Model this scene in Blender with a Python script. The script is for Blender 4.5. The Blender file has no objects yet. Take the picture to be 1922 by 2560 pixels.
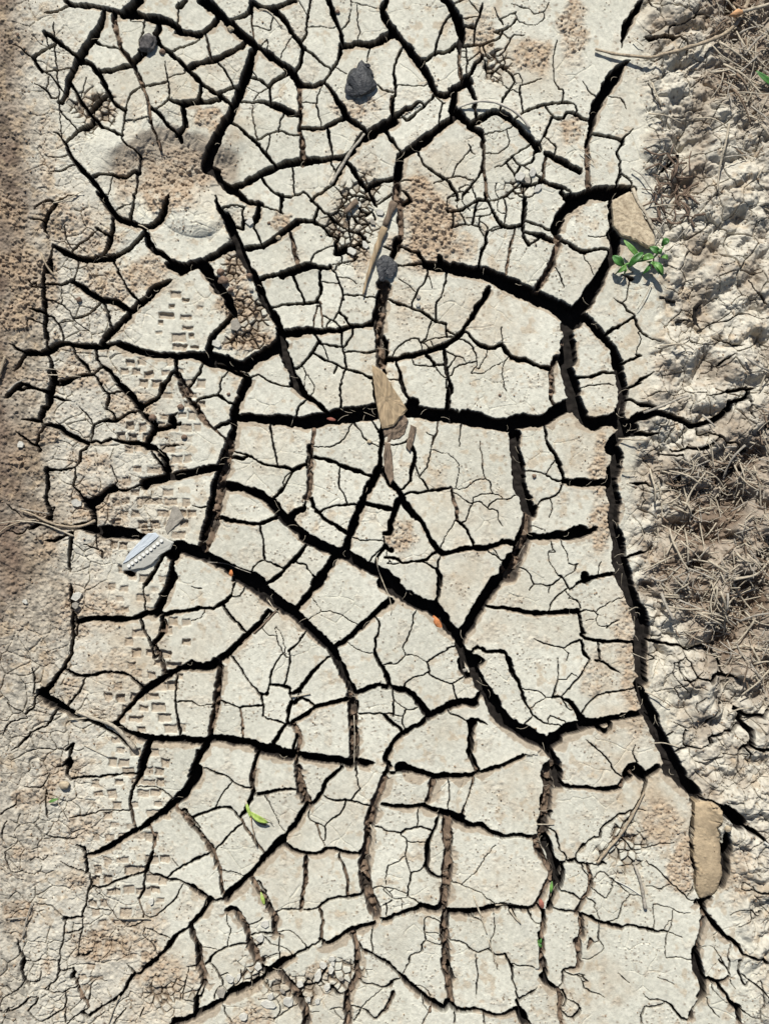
import bpy, bmesh, math, random
import numpy as np
from mathutils import Vector, Matrix, noise as mnoise

# ---------------------------------------------------------------- scene basics
S = 0.0005                    # metres per photo pixel (the photo is 1922 x 2560 pixels)
PW, PH = 1922.0, 2560.0
scene = bpy.context.scene
col = scene.collection
CAMH = 1.35

cam_d = bpy.data.cameras.new('camera')
cam = bpy.data.objects.new('camera', cam_d)
col.objects.link(cam)
cam.location = (0, 0, CAMH)
cam.rotation_euler = (0, 0, 0)
cam_d.sensor_fit = 'VERTICAL'
cam_d.sensor_height = 24.0
cam_d.lens = 24.0 * CAMH / (PH * S)
cam_d.clip_start = 0.05
cam_d.clip_end = 500
scene.camera = cam

SUN_EL, SUN_AZ = math.radians(44), math.radians(-11)   # azimuth from +Y (top of picture), negative = to the left
world = bpy.data.worlds.new('World'); scene.world = world
world.use_nodes = True
wn = world.node_tree; wn.nodes.clear()
sky = wn.nodes.new('ShaderNodeTexSky'); sky.sky_type = 'NISHITA'; sky.sun_disc = False
sky.sun_elevation = SUN_EL; sky.sun_rotation = SUN_AZ % (2 * math.pi)
bg = wn.nodes.new('ShaderNodeBackground'); bg.inputs['Strength'].default_value = 0.05
wo = wn.nodes.new('ShaderNodeOutputWorld')
wn.links.new(sky.outputs[0], bg.inputs[0]); wn.links.new(bg.outputs[0], wo.inputs[0])
sd_ = bpy.data.lights.new('sun', 'SUN'); sd_.energy = 4.6; sd_.angle = math.radians(0.5); sd_.color = (1.0, 0.975, 0.92)
sun = bpy.data.objects.new('sun', sd_); col.objects.link(sun)
sv = Vector((math.sin(SUN_AZ) * math.cos(SUN_EL), math.cos(SUN_AZ) * math.cos(SUN_EL), math.sin(SUN_EL)))
sun.rotation_euler = sv.to_track_quat('Z', 'Y').to_euler(); sun.location = sv * 3
vs = scene.view_settings
vs.view_transform = 'Standard'; vs.look = 'None'; vs.gamma = 1.0; vs.exposure = 0.30
try: vs.use_curve_mapping = False
except Exception: pass

rnd = random.Random(7)

# ---------------------------------------------------------------- crack network, traced
# blocks "@x y" give the origin of a 500 px tile (1661 units wide); lines: width[-width][s] then points
TRACES = """
@0 0
45 545 0 590 40 720 50 860 70 980 95 1080 120
90 1150 0 1080 80 1040 110
58 1080 120 1200 140 1330 160 1420 190 1480 240
55 1480 260 1580 280 1661 290
12 1480 20 1480 240
50 1540 0 1500 60
25 375 100 480 100 540 65 600 60 720 60
40-60 860 70 855 130 840 210 800 280 740 360 680 450
60-25 680 450 640 520 610 600 570 680 555 760 530 850
50-20s 940 140 960 220 980 310 1010 400 1070 480 1110 540 1150 620 1190 720 1230 850 1250 980 1290 1100 1325 1230
28 380 265 450 320 530 380 600 440 650 480
25 460 370 410 400 340 440 280 490 300 530 350 590
12 350 600 450 590 540 580 610 560
32 670 520 750 525 790 580 830 620 860 690 890 750 920 800 960 860 1040 910
35 830 590 930 590 1010 560 1090 550
55 1190 430 1150 480 1110 510
15 775 335 850 370 960 400 1010 410
25 585 700 640 770 680 860 740 930 800 990 850 1050 930 1090 1010 1120
40 890 790 830 850 760 920
30 780 980 760 1040 690 1060 640 1090 600 1140 550 1180
14 1150 730 1080 790 1055 870 1040 960 1025 1050 1020 1150 1060 1210 1110 1230 1170 1290
8 1040 1000 1130 1000 1220 970
14 1220 715 1310 695 1400 680
11 1365 510 1385 600 1405 680 1410 800
7 1410 650 1480 625 1540 600
12 1410 820 1360 860 1300 900
20-50 1410 820 1460 850 1540 860 1661 840
26 1250 880 1290 910 1340 970 1400 1040 1460 1090 1500 1170
25-45 1520 890 1540 990 1545 1050 1490 1100
30 1310 350 1400 430 1470 490 1550 570 1661 670
30 1540 580 1600 545 1661 520
15 1661 330 1560 380 1470 405 1400 440
40 1330 160 1320 240 1290 300
12 1200 160 1195 260 1170 330 1180 420
25-38 430 1090 490 1110 520 1160 560 1220 590 1290 650 1370 710 1440 770 1500 860 1620
11 375 1280 420 1300 510 1305 580 1290
13 415 1435 510 1420 620 1370
25 760 1480 830 1450 930 1440 1030 1460 1110 1410
12 1160 1290 1150 1380 1130 1500 1110 1661
12 500 910 560 980 630 1060
12 300 700 380 750 430 810
7 400 660 390 740
8 370 600 450 650 530 780
6 385 290 400 390
5 720 640 700 740 670 810
6 930 1460 900 1610
8 80 370 160 390 220 450
6 1090 170 1180 190
8 450 190 520 1190
@480 0
75-45 95 0 170 60 230 120 310 190 400 270 500 350 600 430 700 500 780 560 830 610 870 670 900 710
50 215 130 190 190 100 265 0 285
28 310 165 380 150 480 95
40 500 20 560 50 650 60 730 50 850 5
35 640 70 720 110 790 190 820 260 880 330 930 390
18 985 0 970 90 955 200 950 290 910 345
25 920 400 910 480 890 550 850 610
20 930 400 1010 460 1080 520 1150 570
32 1135 0 1170 100 1200 200 1240 290 1240 370 1230 450 1200 530 1150 590 1085 690
55 1240 375 1310 380 1360 360 1440 375 1540 350 1661 290
50 1610 0 1580 80 1600 130 1640 200 1661 290
50 880 700 960 710 1080 690
35-50 1090 690 1150 740 1200 810 1250 900 1290 970 1370 1030 1440 1090
35 0 555 60 525 150 510 230 480 320 430 420 390
20s 120 310 135 400 160 510
60-95 500 440 480 530 450 620 420 700 390 790 350 880 300 980 240 1090 180 1190 130 1290 120 1390
14 220 515 270 590 320 670 350 730
32 0 620 70 680 150 740 230 790 340 880
32 200 775 260 760 330 735 400 710
25 80 700 65 780 65 850
40-20 0 845 100 850 240 825
22 490 640 560 660 640 720
30 640 720 700 670 780 620
16 650 735 655 850
10 630 740 570 770 510 830
28-60 420 845 500 850 580 850 660 870 760 910 860 950
40s 880 700 890 800 900 900 895 1000 900 1100 915 1200 920 1360
10 760 935 740 1010 725 1085
10s 500 880 510 1000 540 1150
15 530 1165 620 1125 750 1085 800 1120 870 1125
24 350 1030 440 1100 530 1175 600 1260 700 1380
38 920 1065 1010 1065 1100 1060 1200 1010 1290 970
8 935 850 1030 865 1050 950 1075 1040
7 1085 710 1040 800 1040 860
22 1120 1060 1140 1150 1160 1250 1165 1310
60 330 1560 450 1520 560 1460 680 1400 780 1360 900 1340 1050 1335 1150 1320 1270 1300 1340 1250
85 1440 1130 1530 1080 1661 1010
45 1420 1120 1380 1180 1320 1260 1260 1340 1220 1420 1180 1520
28 1600 1080 1661 1180
35 1300 1360 1350 1430 1400 1500 1440 1560
30 1450 1560 1540 1520 1661 1480
28 1190 1530 1100 1580 1000 1661
15 1150 1340 1180 1400
10 1190 1550 1270 1650
9 830 1400 840 1500 850 1620
10 850 1620 930 1600 990 1650
25 590 1500 650 1570 720 1620 760 1661
50 170 1400 230 1490 300 1550 380 1600 450 1661
14s 490 100 505 200 510 340
8 970 220 1080 225 1170 235
7 1240 250 1300 170 1330 80 1325 0
7 655 1130 640 1210 620 1250
5 820 310 770 400 725 500
8 670 150 650 240
8 625 330 620 430
12 1480 400 1465 460 1440 510
10 1540 710 1600 750 1661 770
14s 1661 790 1650 900 1655 970
5 880 0 955 120
5 1340 20 1420 45 1510 60
5 1380 30 1375 170 1390 290
6 500 600 550 650
6 450 725 560 780
5 1200 570 1290 610
5 530 215 640 250
@960 0
60 0 140 60 230 150 340 240 460 320 560 380 650 410 730 450 780 500 790 580 770
60 0 310 60 290
75-50 510 0 560 60 600 140 630 230 640 320 635 360
35s 620 360 620 450 615 540 635 640 650 680
70 560 750 620 710 690 670
28 690 660 715 740 760 840
28 660 640 730 600 760 540 810 490
14 840 510 855 590 930 590 980 540
28 300 510 380 470 450 440 530 430 600 370
16 545 140 490 210 460 290 430 380 420 460
28-10 650 385 740 380 820 370 900 340 960 320 980 250
20 650 215 750 225
18-10 820 25 795 130 760 220 750 300 750 360
10 590 30 665 0
6 700 0 780 105
5 640 160 740 150 800 140
14 915 270 990 240 1050 210 1100 160
6 1090 100 1100 160 1200 210 1270 200 1330 150
6 980 200 960 160 1060 120
6 915 60 940 140 980 210
7 980 270 1050 330 1080 290 1170 295
9 1050 330 1010 400 960 460 870 475 810 460 790 400
12 980 450 1000 520 985 550
18-25 150 400 110 470 85 580 85 680 100 760 70 850 65 960
12 0 745 80 765
6 110 705 220 710 330 715 360 690
60-15 0 1040 60 990 150 930 240 880 300 840
20-25 180 990 260 940 340 880 410 800
40 0 1060 60 1150 140 1270
85-50 130 1290 220 1240 330 1170 430 1080 530 1010 590 970
55 580 780 570 870 570 960
75-30 600 920 660 990 730 1060 800 1110 830 1170
50 720 1040 800 980 870 940 960 930 1040 980 1110 1050 1170 1120 1230 1180 1275 1230
18 750 890 765 980
38-25s 820 1170 825 1280 820 1400 840 1500 850 1600 840 1661
75 130 1290 120 1370 110 1470
70s 110 1470 100 1661
25 0 1505 80 1490
10 150 1500 220 1500 290 1510
15 150 1580 220 1655
16-25 285 1275 320 1350 400 1420 480 1480 550 1530 600 1610 610 1661
12-8 410 1530 480 1500 560 1470 640 1470 750 1500
8 560 1470 590 1390 660 1300 715 1240 705 1200
10 715 1240 750 1275
18 820 1410 760 1500 720 1550 650 1620 650 1661
14-5 850 1275 940 1270 1000 1240 1040 1170 1020 1100
6 830 1110 920 1100 1050 1060
16 1010 1350 1070 1300 1140 1250 1210 1200
10 1010 1350 920 1400
20 1015 1350 1080 1450 1130 1520 1160 1540
15 1080 1320 1130 1380 1220 1350 1260 1260
20 1080 1450 1130 1390
14 1150 1380 1220 1420 1290 1470
14-35 1120 960 1200 920 1300 880
35-8 1300 880 1400 860 1510 850 1600 880
14 975 850 1030 760 1080 680
25 1080 680 1040 610 985 550
16 1130 700 1130 780 1155 920
12 1130 700 1200 690 1310 655
8 1110 610 1150 690
13 1490 750 1475 850
20 1340 900 1400 960 1490 980
20 1390 970 1350 1060 1330 1130
10 1330 1130 1270 1200
10 1380 1170 1430 1230 1420 1290
20-65 1330 1265 1400 1300 1500 1350 1620 1420
25s 1350 1290 1330 1380 1320 1450 1310 1500
50-8 1310 1500 1400 1540 1540 1580
18 1470 1560 1490 1661
20 1520 940 1600 950 1661 990
25 1160 1540 1300 1530
12 1160 1540 1170 1661
12 930 1661 1030 1610 1110 1540
6 930 1530 925 1610
8 1210 1430 1220 1500
12 730 1560 770 1661
8 600 1590 700 1600
8 520 1650 600 1600
6 620 1560 700 1540
7 1430 380 1400 480 1410 640 1450 740
5 1440 320 1430 380
10 480 860 455 1040
12 410 790 500 860
5 1240 110 1330 90 1360 20
4 1220 80 1110 60 1060 30
15 820 390 860 480
12 720 500 790 430
9 680 400 690 480 705 530
6 640 420 690 425
6 640 475 700 475
6 680 540 680 620
4 980 640 985 710 1050 750 1120 760
4 900 620 980 680
@1422 0
15-65 600 0 560 70 500 170
65-15 500 170 455 270 430 400
30 610 320 700 340 800 325 870 320
30-6 870 320 970 360 980 480
80 500 500 420 560 370 640 290 760
70-35 290 760 230 870 200 960 170 1080 150 1200
45s 150 1200 155 1300 150 1400 160 1560
25 0 940 70 960 150 1000
22 220 1120 330 1130 440 1170
12 440 1170 530 1070
15 440 1200 400 1270 420 1340 430 1440 400 1520
12 230 810 160 750 120 680
75-30 0 1650 100 1620 200 1590 330 1570 450 1560 540 1570
40 0 1380 90 1420
7 350 815 430 820 480 900
15 1040 140 1120 120 1200 140
7 820 250 930 200 1030 170
12 430 1440 510 1500 540 1661
10 660 0 680 40 720 110
25 760 1430 830 1360 900 1280
6 650 700 720 850 750 920
@0 480
38 820 0 860 45
50 880 90 940 170 1010 230 1100 260 1200 285 1250 280
50 1250 280 1320 240 1370 150 1390 70 1410 0
30 1200 290 1200 340
30 1190 340 1130 420 1060 480 950 550
25 1110 30 1110 110 1090 220
32 945 210 930 330 910 430 860 530
20 800 300 890 350
15 610 490 680 430 800 330 830 300
32-60 440 440 510 490 580 520 680 555 780 560 870 560
50 870 560 940 550
38 1220 350 1240 430 1310 500 1390 540 1440 630
90 1420 600 1500 640
80 1500 640 1580 620 1661 590
18 940 570 980 640 1010 720 1060 800 1110 860 1150 890
35-45 590 740 680 790 770 850 860 890 960 910
42 960 910 1040 960 1100 990
75-55 1430 730 1320 790 1230 870 1150 940 1090 1010 1000 1100 910 1190 850 1260
18 860 920 890 980 910 1050 930 1140
20 840 905 790 970 700 1030 620 1050
10 430 900 530 950 610 1050 680 1120 740 1160
9 490 1095 560 1080 630 1070
15 430 1030 490 1110 530 1220
45 440 1300 520 1260 620 1270 730 1280 850 1280
45 860 1280 980 1260 
60 980 1265 1100 1310 1250 1345 1400 1360 1550 1360 1661 1355
30 380 600 365 700 370 830 375 950 380 1080 400 1230
20 400 1230 390 1330 430 1420 440 1500
55 440 1500 440 1570 420 1661
20 80 1260 150 1300 220 1335
40-60 220 1335 300 1340 370 1330 440 1300
30 220 1335 170 1420 120 1490
22 600 1290 650 1370 720 1450 750 1490
28 800 1310 810 1400 860 1450
35-50 860 1450 940 1520 1000 1600 1060 1661
22 470 1590 580 1580 650 1530 780 1510 840 1460
35 480 1590 600 1555
20 800 1540 870 1650
40 1450 1350 1460 1450 1480 1530
45s 1490 1520 1530 1600 1580 1661
32 1450 1500 1380 1580 1340 1661
20 1661 1490 1580 1610
25 100 1661 180 1600 270 1620 390 1661
22 240 960 360 1000
12 250 740 270 790 340 790
12 260 780 310 750
12 650 560 640 650 610 730
8 510 840 520 900 510 930
15 280 140 340 90 420 70 460 100
30 470 110 420 170 380 260 370 320 400 350
20 470 90 560 50 640 30
12 240 210 330 230 380 250
35 420 580 430 650
20 440 460 420 560
20 430 770 520 770
10 230 1150 240 1060 350 1090
20 370 1080 380 1220
8 950 160 1030 110 1100 90
8 540 280 550 380 600 470
@480 480
42 370 0 430 60 490 90 580 100
12 590 120 670 145 760 185
28-45 190 30 230 140 280 200
85-60 280 200 320 300 370 400 400 480
60 400 480 450 590 510 690 560 790 600 900 660 1000 720 1110 735 1190
65 735 1190 760 1290 790 1400 830 1500 880 1590 930 1661
14 260 135 340 115 430 120
14 430 120 430 260
40 560 110 550 190 520 240
20 450 250 520 250
12 520 300 550 370 580 440
28 340 300 430 300
30 440 475 520 460 590 450
35-60 590 450 680 400 770 330 860 260
35-25 860 260 930 240 1030 260 1100 300 1130 340 1200 375
32 750 30 740 160
18 700 0 760 40 820 45
9 820 45 930 5 
12 930 5 990 60
25 990 70 1090 0
18 1000 70 1060 130 1130 190
30-20 1130 190 1210 260 1300 320 1390 340 1430 380
18 1230 0 1290 70 1360 20
15 1160 190 1220 140 1290 80
22 1050 135 1015 245
15 1100 300 1150 250
15s 1220 290 1210 400 1220 470
40-60 0 620 100 570 200 520 300 460
90 100 620 160 710 220 800
60 220 800 300 880 320 960 350 1010
45 350 1000 290 1080 220 1150 170 1230 140 1300
28s 820 340 840 430 860 530 885 620
32 540 730 650 695 750 680
70-40 750 685 850 650 960 620 1060 625 1150 625
10 980 600 1010 520 1090 480 1180 440
18 840 710 890 810 935 910
28 1070 640 1065 750 1070 850
22 1070 850 1035 915
25 650 965 760 940 900 930 1050 920
16s 1070 920 1075 1020 1080 1120
14s 1050 950 1010 1030 1005 1130
60-40 730 1180 850 1170 1000 1155 1130 1150 1240 1140 1330 1120
32-50 1310 1115 1400 1110 1490 1095
22 1300 1100 1270 1040 1220 1000
10 1220 1000 1240 920 1260 860 1300 855 1380 860 1510 880
12 1260 900 1250 820 1210 740 1195 680 1160 640
8 1090 750 1200 760
8 1200 705 1300 715 1370 760
15 1090 1025 1170 1060 1240 1130
12 1220 1000 1170 1060
14 1150 1060 1120 1130
12 1190 650 1240 590 1340 575
60-90 0 1360 110 1370 240 1390 330 1430
90 330 1430 430 1450 520 1390 620 1330 720 1280
50 100 1410 240 1450 350 1490 450 1530
40 120 1390 160 1290
22 90 1430 50 1510 0 1570
10 300 1490 250 1570 230 1661
65 460 1560 400 1661
12 545 1520 640 1570 720 1605 830 1615
20 830 1470 880 1465 950 1390 1010 1310 1050 1250
15 1010 1170 1060 1250
15 1060 1260 1160 1280 1240 1290
16 1235 1150 1250 1270 1270 1370 1280 1470
14 1005 1335 1080 1380 1160 1420 1270 1465
14-35 1270 1465 1380 1500 1490 1540
20 1490 1540 1510 1661
6 1080 1270 1120 1340 1130 1400
10 1270 1480 1240 1570 1230 1661
14 1280 1335 1370 1320 1450 1335 1530 1320
5 915 1440 940 1520 935 1650
4 960 1530 1010 1590 1010 1661
12 1180 1500 1180 1500
90s 1600 780 1570 900 1555 1020 1560 1150 1570 1300 1580 1430
30 1570 770 1530 900 1520 1000 1500 1100
40 1580 1430 1600 1500
45 1590 1380 1661 1390
15 1270 1290 1330 1180
30 1200 400 1190 520
20 1250 460 1380 440
30 1230 480 1200 520 1260 500
15 1380 90 1420 170 1500 170
12 1350 215 1440 190 1500 160
12 1360 250 1450 260 1520 230
14 1210 150 1260 170
12 1290 180 1310 300
18 1400 30 1470 50 1540 120
10 1540 100 1600 60 1661 20
12 1300 0 1290 60
22 1480 0 1530 110
12 1390 330 1430 420 1440 480
10 1310 330 1310 450 1240 480
8 1420 400 1480 420
10 1140 610 1240 590 1240 540
12 1260 460 1300 520 1380 540
@960 480
20 170 0 220 80
15 0 60 60 20
35 140 100 210 80
40s 130 150 140 280 130 420 110 480
60-30 100 400 80 500 60 580
30 170 460 230 490 280 500
20 0 460 70 480
14-25 110 605 200 605 270 600 340 600
70-120 350 605 450 620 600 640 750 660 880 700 1010 750 1130 820
125 1130 820 1260 870 1380 920 1480 980 1540 1050
90 1540 1040 1600 970 1661 930
70 1500 1110 1600 1060 1661 1030
80-70 1520 1090 1540 1180 1510 1300 1500 1400
100 1500 1400 1520 1500 1560 1600 1580 1661
40s 1430 1370 1390 1500 1400 1661
60s 1500 1250 1530 1420
28 870 790 820 880 760 960
45-35 860 820 780 960 700 1080 640 1170 590 1220 500 1270
42 500 1270 390 1310 250 1350 110 1380 30 1370
22 790 620 810 520 850 400 860 330
20s 1085 315 1050 430 1030 550 1015 690
35 460 540 470 620
12 860 325 920 310 980 295
36-25 1130 285 1050 295 980 275 920 200 870 110 840 40 840 0
32 1170 50 1165 150 1150 250 1150 330 1160 380 1200 430
14 1200 430 1250 410 1290 385
12-50 1170 330 1240 350 1320 370 1400 410
25 1400 410 1440 430
18 1170 245 1250 265 1330 300 1410 320
80 1661 60 1560 110 1480 170 1440 250 1430 320
60s 1430 320 1440 420 1410 540 1370 640 1310 740 1270 810
25-40 1460 400 1540 430 1600 480 1661 500
30 1470 0 1500 60 1540 90
12 1415 625 1460 680 1490 790
28 530 155 620 160 700 110 760 80
32 760 80 790 60 840 60
15 860 75 930 65 1030 20 1060 0
10 1090 0 1150 40 1220 40 1260 0
16 770 90 755 180 735 270
14 565 290 640 270 720 270 800 290
10 800 200 790 280 830 370 
8 800 210 870 180 910 150
8 740 200 830 200
10 630 160 670 250
12 575 180 575 280
8 530 150 530 60 590 30 600 0
7 600 70 605 150
8 690 0 650 40 650 80 720 150
10 750 0 770 60
6 590 30 640 70
6 800 240 860 290 860 325
5 770 145 860 130
6 660 205 740 210
12 990 60 1010 140 1000 260
6 940 80 940 170 1000 190
6 870 320 910 290 960 280
5 860 0 880 70
14 360 680 310 780 260 870 225 960
12 515 705 495 800 470 870
16-20 30 895 130 930 240 970 330 1010 420 1070 510 1095
16 435 920 430 1060
6 130 720 200 770 260 830
5 370 700 400 790
9 390 1070 370 1160 350 1220 310 1250
16 510 1090 515 1190
14 520 1150 590 1180
9 580 1200 480 1205 400 1220 330 1250
9 310 1240 310 1330
10 80 1340 150 1260 220 1220 290 1220 310 1250
7 380 1240 410 1290
7 320 1250 370 1290
30 700 1180 740 1240 850 1290
25-40 850 1300 920 1290 980 1265 1010 1320 1060 1370
42-35 1060 1370 1180 1400 1280 1440 1390 1470
12 630 1225 700 1260 750 1310 770 1370
6 990 1250 985 1190 970 1130
25 345 1335 420 1430
18 420 1440 490 1430
7 430 1450 490 1530 530 1550
22-35 490 1290 510 1400 520 1500 550 1600 550 1661
12 510 1560 520 1620
7 240 1390 250 1440 350 1450 420 1445
7 520 1330 600 1370 660 1380
8 540 1450 600 1370
10 560 1520 580 1470 680 1430 760 1405
7 770 1370 770 1440 730 1500
5 730 1510 830 1500 900 1450 990 1420 1020 1380
7 1000 1400 985 1500 990 1590 1010 1650
6 860 1310 820 1410 780 1470
22 100 1410 130 1510 150 1600 165 1661
40 0 1200 20 1350 10 1430
8 0 1530 80 1560 140 1570
20 1600 1540 1661 1540
@1422 480
75 0 90 90 50 200 20 330 30 460 0
30-50 345 80 345 250 360 350
95 380 380 375 480 340 560
55-105 340 560 280 650 220 770 150 880
100 150 880 90 970 60 1060 0 1110
25 0 440 40 480 130 490 300 475
30 440 680 520 720
8 510 730 480 830 480 900 440 930
16 370 880 440 930 490 990 545 1030
20 540 1040 460 1090 380 1130 300 1190
18 545 1030 560 1100 600 1170 640 1190
50-70 160 1070 230 1140 290 1210 370 1310 400 1410
75 400 1410 420 1520 440 1600 445 1661
16 440 1430 510 1390 600 1365
22 460 1650 550 1600 620 1540 700 1500
20 80 1540 180 1535 270 1500 370 1505
6 150 1610 280 1595 360 1600
6 160 370 240 375 300 365
8 120 530 170 610 205 680
110 0 1250 0 1400
90 0 1480 50 1661
7 570 1170 590 1230 550 1360
8 620 1190 700 1230 760 1245
10 1500 730 1560 850
22 1560 850 1640 940
10 1330 1060 1400 1020 1500 1010 1600 1065
10 1190 1210 1260 1240 1340 1270 1440 1280
14 1350 1350 1280 1400 1200 1450
8 1090 1140 1200 1080 1300 1080
8 900 1070 980 1050 1060 1060
6 1060 1060 1060 960 1100 920
6 750 870 820 880 880 900
8 1060 1060 1110 1140
7 1300 0 1350 80
@0 960
35 180 0 120 50 70 100
22 130 50 200 50 260 20 330 45 400 75
50 430 0 415 80 400 180
14 480 0 560 0
20 480 120 530 130 600 140
45 370 200 340 300 280 300
25 280 300 180 290
28-40 430 340 500 360 560 410 640 450 730 490
35 730 490 800 475 840 485
30-40 920 460 1020 475 1120 490 1230 510
50 1230 520 1240 450 1290 370 1270 310 1220 270
25 1220 290 1180 240 1140 190
40 1310 375 1380 370 1440 340
20 1440 340 1500 330
60 1430 260 1480 230
50 990 0 1060 60 1120 130 1180 210
30 1180 205 1250 150 1320 110 1345 50 1350 0
14 830 0 860 40 900 75
18 890 80 950 70 1015 55
24 915 80 905 140 885 210
14 885 215 950 240 960 290
22 780 345 850 310 940 305 1010 290 1060 240 1130 230
10 660 190 710 240 750 290 775 345
20 770 350 780 430 760 470
20 740 510 680 560 670 640 630 700 630 780
18 400 710 500 710 560 700 630 690
30 390 700 390 780 400 870 390 950 410 1040 430 1130
22 370 350 340 430 310 500 330 560
45-75 1661 725 1530 740 1420 770 1310 800 1200 820
20 1200 840 1120 860 1050 880
50-70 960 870 880 900 800 960 730 1000
50 700 970 760 1030 790 1110 780 1200
28 600 850 660 900 680 950
60 1270 530 1330 560 1370 640 1400 760
25 1260 560 1340 680 1380 760
8 1380 515 1440 505 1530 505
10 920 660 950 750 980 805
25 280 1200 340 1160 430 1170 520 1180 620 1185 740 1210
20 620 1165 720 1160 790 1140
100 850 1230 960 1230 1080 1250 1220 1280
100 1450 1350 1550 1370 1661 1400
60 740 1200 860 1230
50 1440 1430 1430 1520 1400 1661
30 1370 1410 1320 1500 1240 1610 1210 1661
28 380 1310 450 1300 530 1260 600 1230
32 600 1270 590 1380 580 1480 580 1570
12 795 1200 800 1310 840 1390
25 250 1210 270 1180 320 1160
60 1030 1560 1120 1590
50-20s 1500 0 1540 90 1600 160 1661 220
15 60 1000 180 1100
10 980 810 930 860
20 150 390 180 430 250 480 320 530
10 60 1220 180 1250 240 1180
12 400 1120 450 1020 
10 700 1330 850 1390 850 1450
@480 960
50-20s 0 160 60 230 120 320 200 390 290 470
65 450 0 410 80 370 180 350 290 340 400 310 480
14-20 50 135 130 105 215 88
18 215 90 270 130 355 175
12 240 0 240 50 215 88
28 200 360 270 325 350 300
75-70 400 280 480 280 600 290 730 300 860 310 960 320
110-130 960 320 1080 290 1200 270 1320 250 1450 240 1540 210
60-35 840 0 900 60 980 120 1060 170 1130 240
13 925 155 870 215 865 270
14 1235 200 1235 100 1230 0
14-20 655 330 665 430 690 560 715 665
28s 1010 370 1000 480 990 530
55s 975 520 975 600 980 680 975 780 970 880 960 950
20 980 500 955 600 960 700
12 950 900 935 1020
7 1030 520 1100 520 1190 510 1250 460 1300 380 1330 330
10 1350 330 1400 400 1440 460 1500 490 1550 520
12 1490 300 1520 360 1560 400
30 1510 0 1520 120 1550 250 1580 340
35 1570 400 1570 500 1560 620 1550 700
60-45 1550 700 1510 790 1450 890 1410 980 1370 1090 1330 1200 1290 1320 1270 1400
45 1580 720 1660 830
12-30 370 570 450 590 500 600 560 650 650 680 770 685 830 725
30 360 610 420 625 450 605
35 840 725 900 690 950 670
32 1015 610 1090 615 1160 640 1210 670 1300 700 1400 735 1510 770
12 1225 690 1215 800 1235 880 1270 950 1285 1000
20 835 745 780 830 720 910 670 965
7 830 740 765 780 755 840
75-75 330 850 430 870 530 900 620 950 690 1020 750 1100 820 1170 900 1240
80 900 1240 980 1300 1080 1350 1180 1390 1300 1430
80-100 1300 1430 1400 1490 1500 1540 1600 1580 1661 1640
90-100s 310 480 290 600 270 700 250 800 230 900 200 1000 180 1100 150 1200 110 1330
45 260 560 220 720 190 840 160 1000 130 1120 80 1280
50-55 0 725 100 710 220 695
8 0 1020 80 1020 140 1025
34 260 1120 350 1135 450 1155 560 1165
32 560 1165 640 1130 720 1100
18 560 1175 580 1260 600 1350 600 1465
16 605 1470 680 1500 760 1535
8 590 1470 530 1500 500 1540 480 1590
28 950 1345 890 1420 820 1490 760 1540
28 760 1560 700 1610 610 1661
9 850 1470 940 1510 990 1570 1040 1620
55 1170 1470 1110 1550 1050 1620 1020 1661
50-30 800 1130 850 1070 920 1040
30 990 960 1010 1020 1060 1080 1120 1140 1200 1180 1300 1250
14 1060 1065 1150 1020 1280 1000 1390 1005
30 1460 995 1550 1020 1661 1040
8 1390 1295 1500 1300 1590 1310
12 1590 1250 1590 1340 1540 1400 1480 1470
25 1600 1350 1550 1430 1530 1500
75 0 1370 60 1400 130 1440
90-110 130 1440 250 1500 350 1560 450 1610 560 1661
8 1640 1370 1661 1370
7 1620 1390 1620 1450 1661 1495
@960 960
22 150 0 160 60 200 110 235 165
40-30 550 0 540 60 530 120 525 180
10 515 0 525 30
28s 1390 0 1390 90 1385 130
100 200 220 300 240 400 250 520 260 650 270
115-100 650 270 780 290 900 320 1030 340
100 1030 340 1090 310 1180 310 1300 310 1350 300
90-110 1350 300 1400 240 1460 200 1540 170
110-60 1560 0 1570 100 1590 200 1661 290
55 1070 350 1070 430
85-110 1080 430 1080 540 1110 640 1120 760 1130 860 1170 960 1210 1060
50 1260 1020 1210 1100
90-120s 1200 1060 1180 1180 1160 1300 1120 1400 1080 1500 1040 1600
45 1180 1060 1160 1170 1110 1280 1080 1400
100-80 1060 1450 1000 1560 900 1661
30 1330 360 1350 460 1390 540 1440 630 1470 710 1490 790
14 1490 800 1470 870 1420 930 1330 960 1260 1015
50 1490 800 1560 805 1661 810
14 1340 745 1400 790 1430 800 1490 800
10 1170 720 1250 725 1340 745
8 1345 740 1380 680 1420 640
8 1385 970 1390 1040 1370 1110
65-75 1220 1265 1320 1270 1420 1260 1540 1240 1661 1210
10 1385 1300 1400 1350 1415 1400
8 1370 1390 1370 1460 1420 1550 1470 1620
7 1480 1330 1520 1420 1530 1490 1610 1500
6 1480 1620 1520 1580 1580 1550
10 1180 1540 1220 1600 1250 1661
14 50 505 120 495 200 475
30 210 480 245 560 255 620 240 700 220 780
10 255 640 285 775
16 220 800 170 860
14 290 775 340 820 370 890
9 285 765 350 690 380 590 400 500
16s 400 500 420 430 440 360
55-45 50 820 110 870 140 930 180 1000
45-50 180 1000 240 1080 310 1150 350 1230 400 1310 450 1380 490 1410
16 190 905 280 905 370 890 460 880 550 870
6 560 865 660 870 760 800 830 795
26s 560 870 570 960 600 1040 610 1110
16-24 610 1130 660 1180 700 1250 740 1345
6 570 900 640 940 700 985 800 985 870 1030 940 1055 945 1120 980 1180
6 600 860 615 700 600 640 530 580 410 548
8s 800 480 800 550 820 660
7 820 670 830 770 880 810 890 880 910 905
6 910 905 850 915 740 945
6 910 905 980 930
8 880 1000 930 960 1030 955 1080 930
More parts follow.
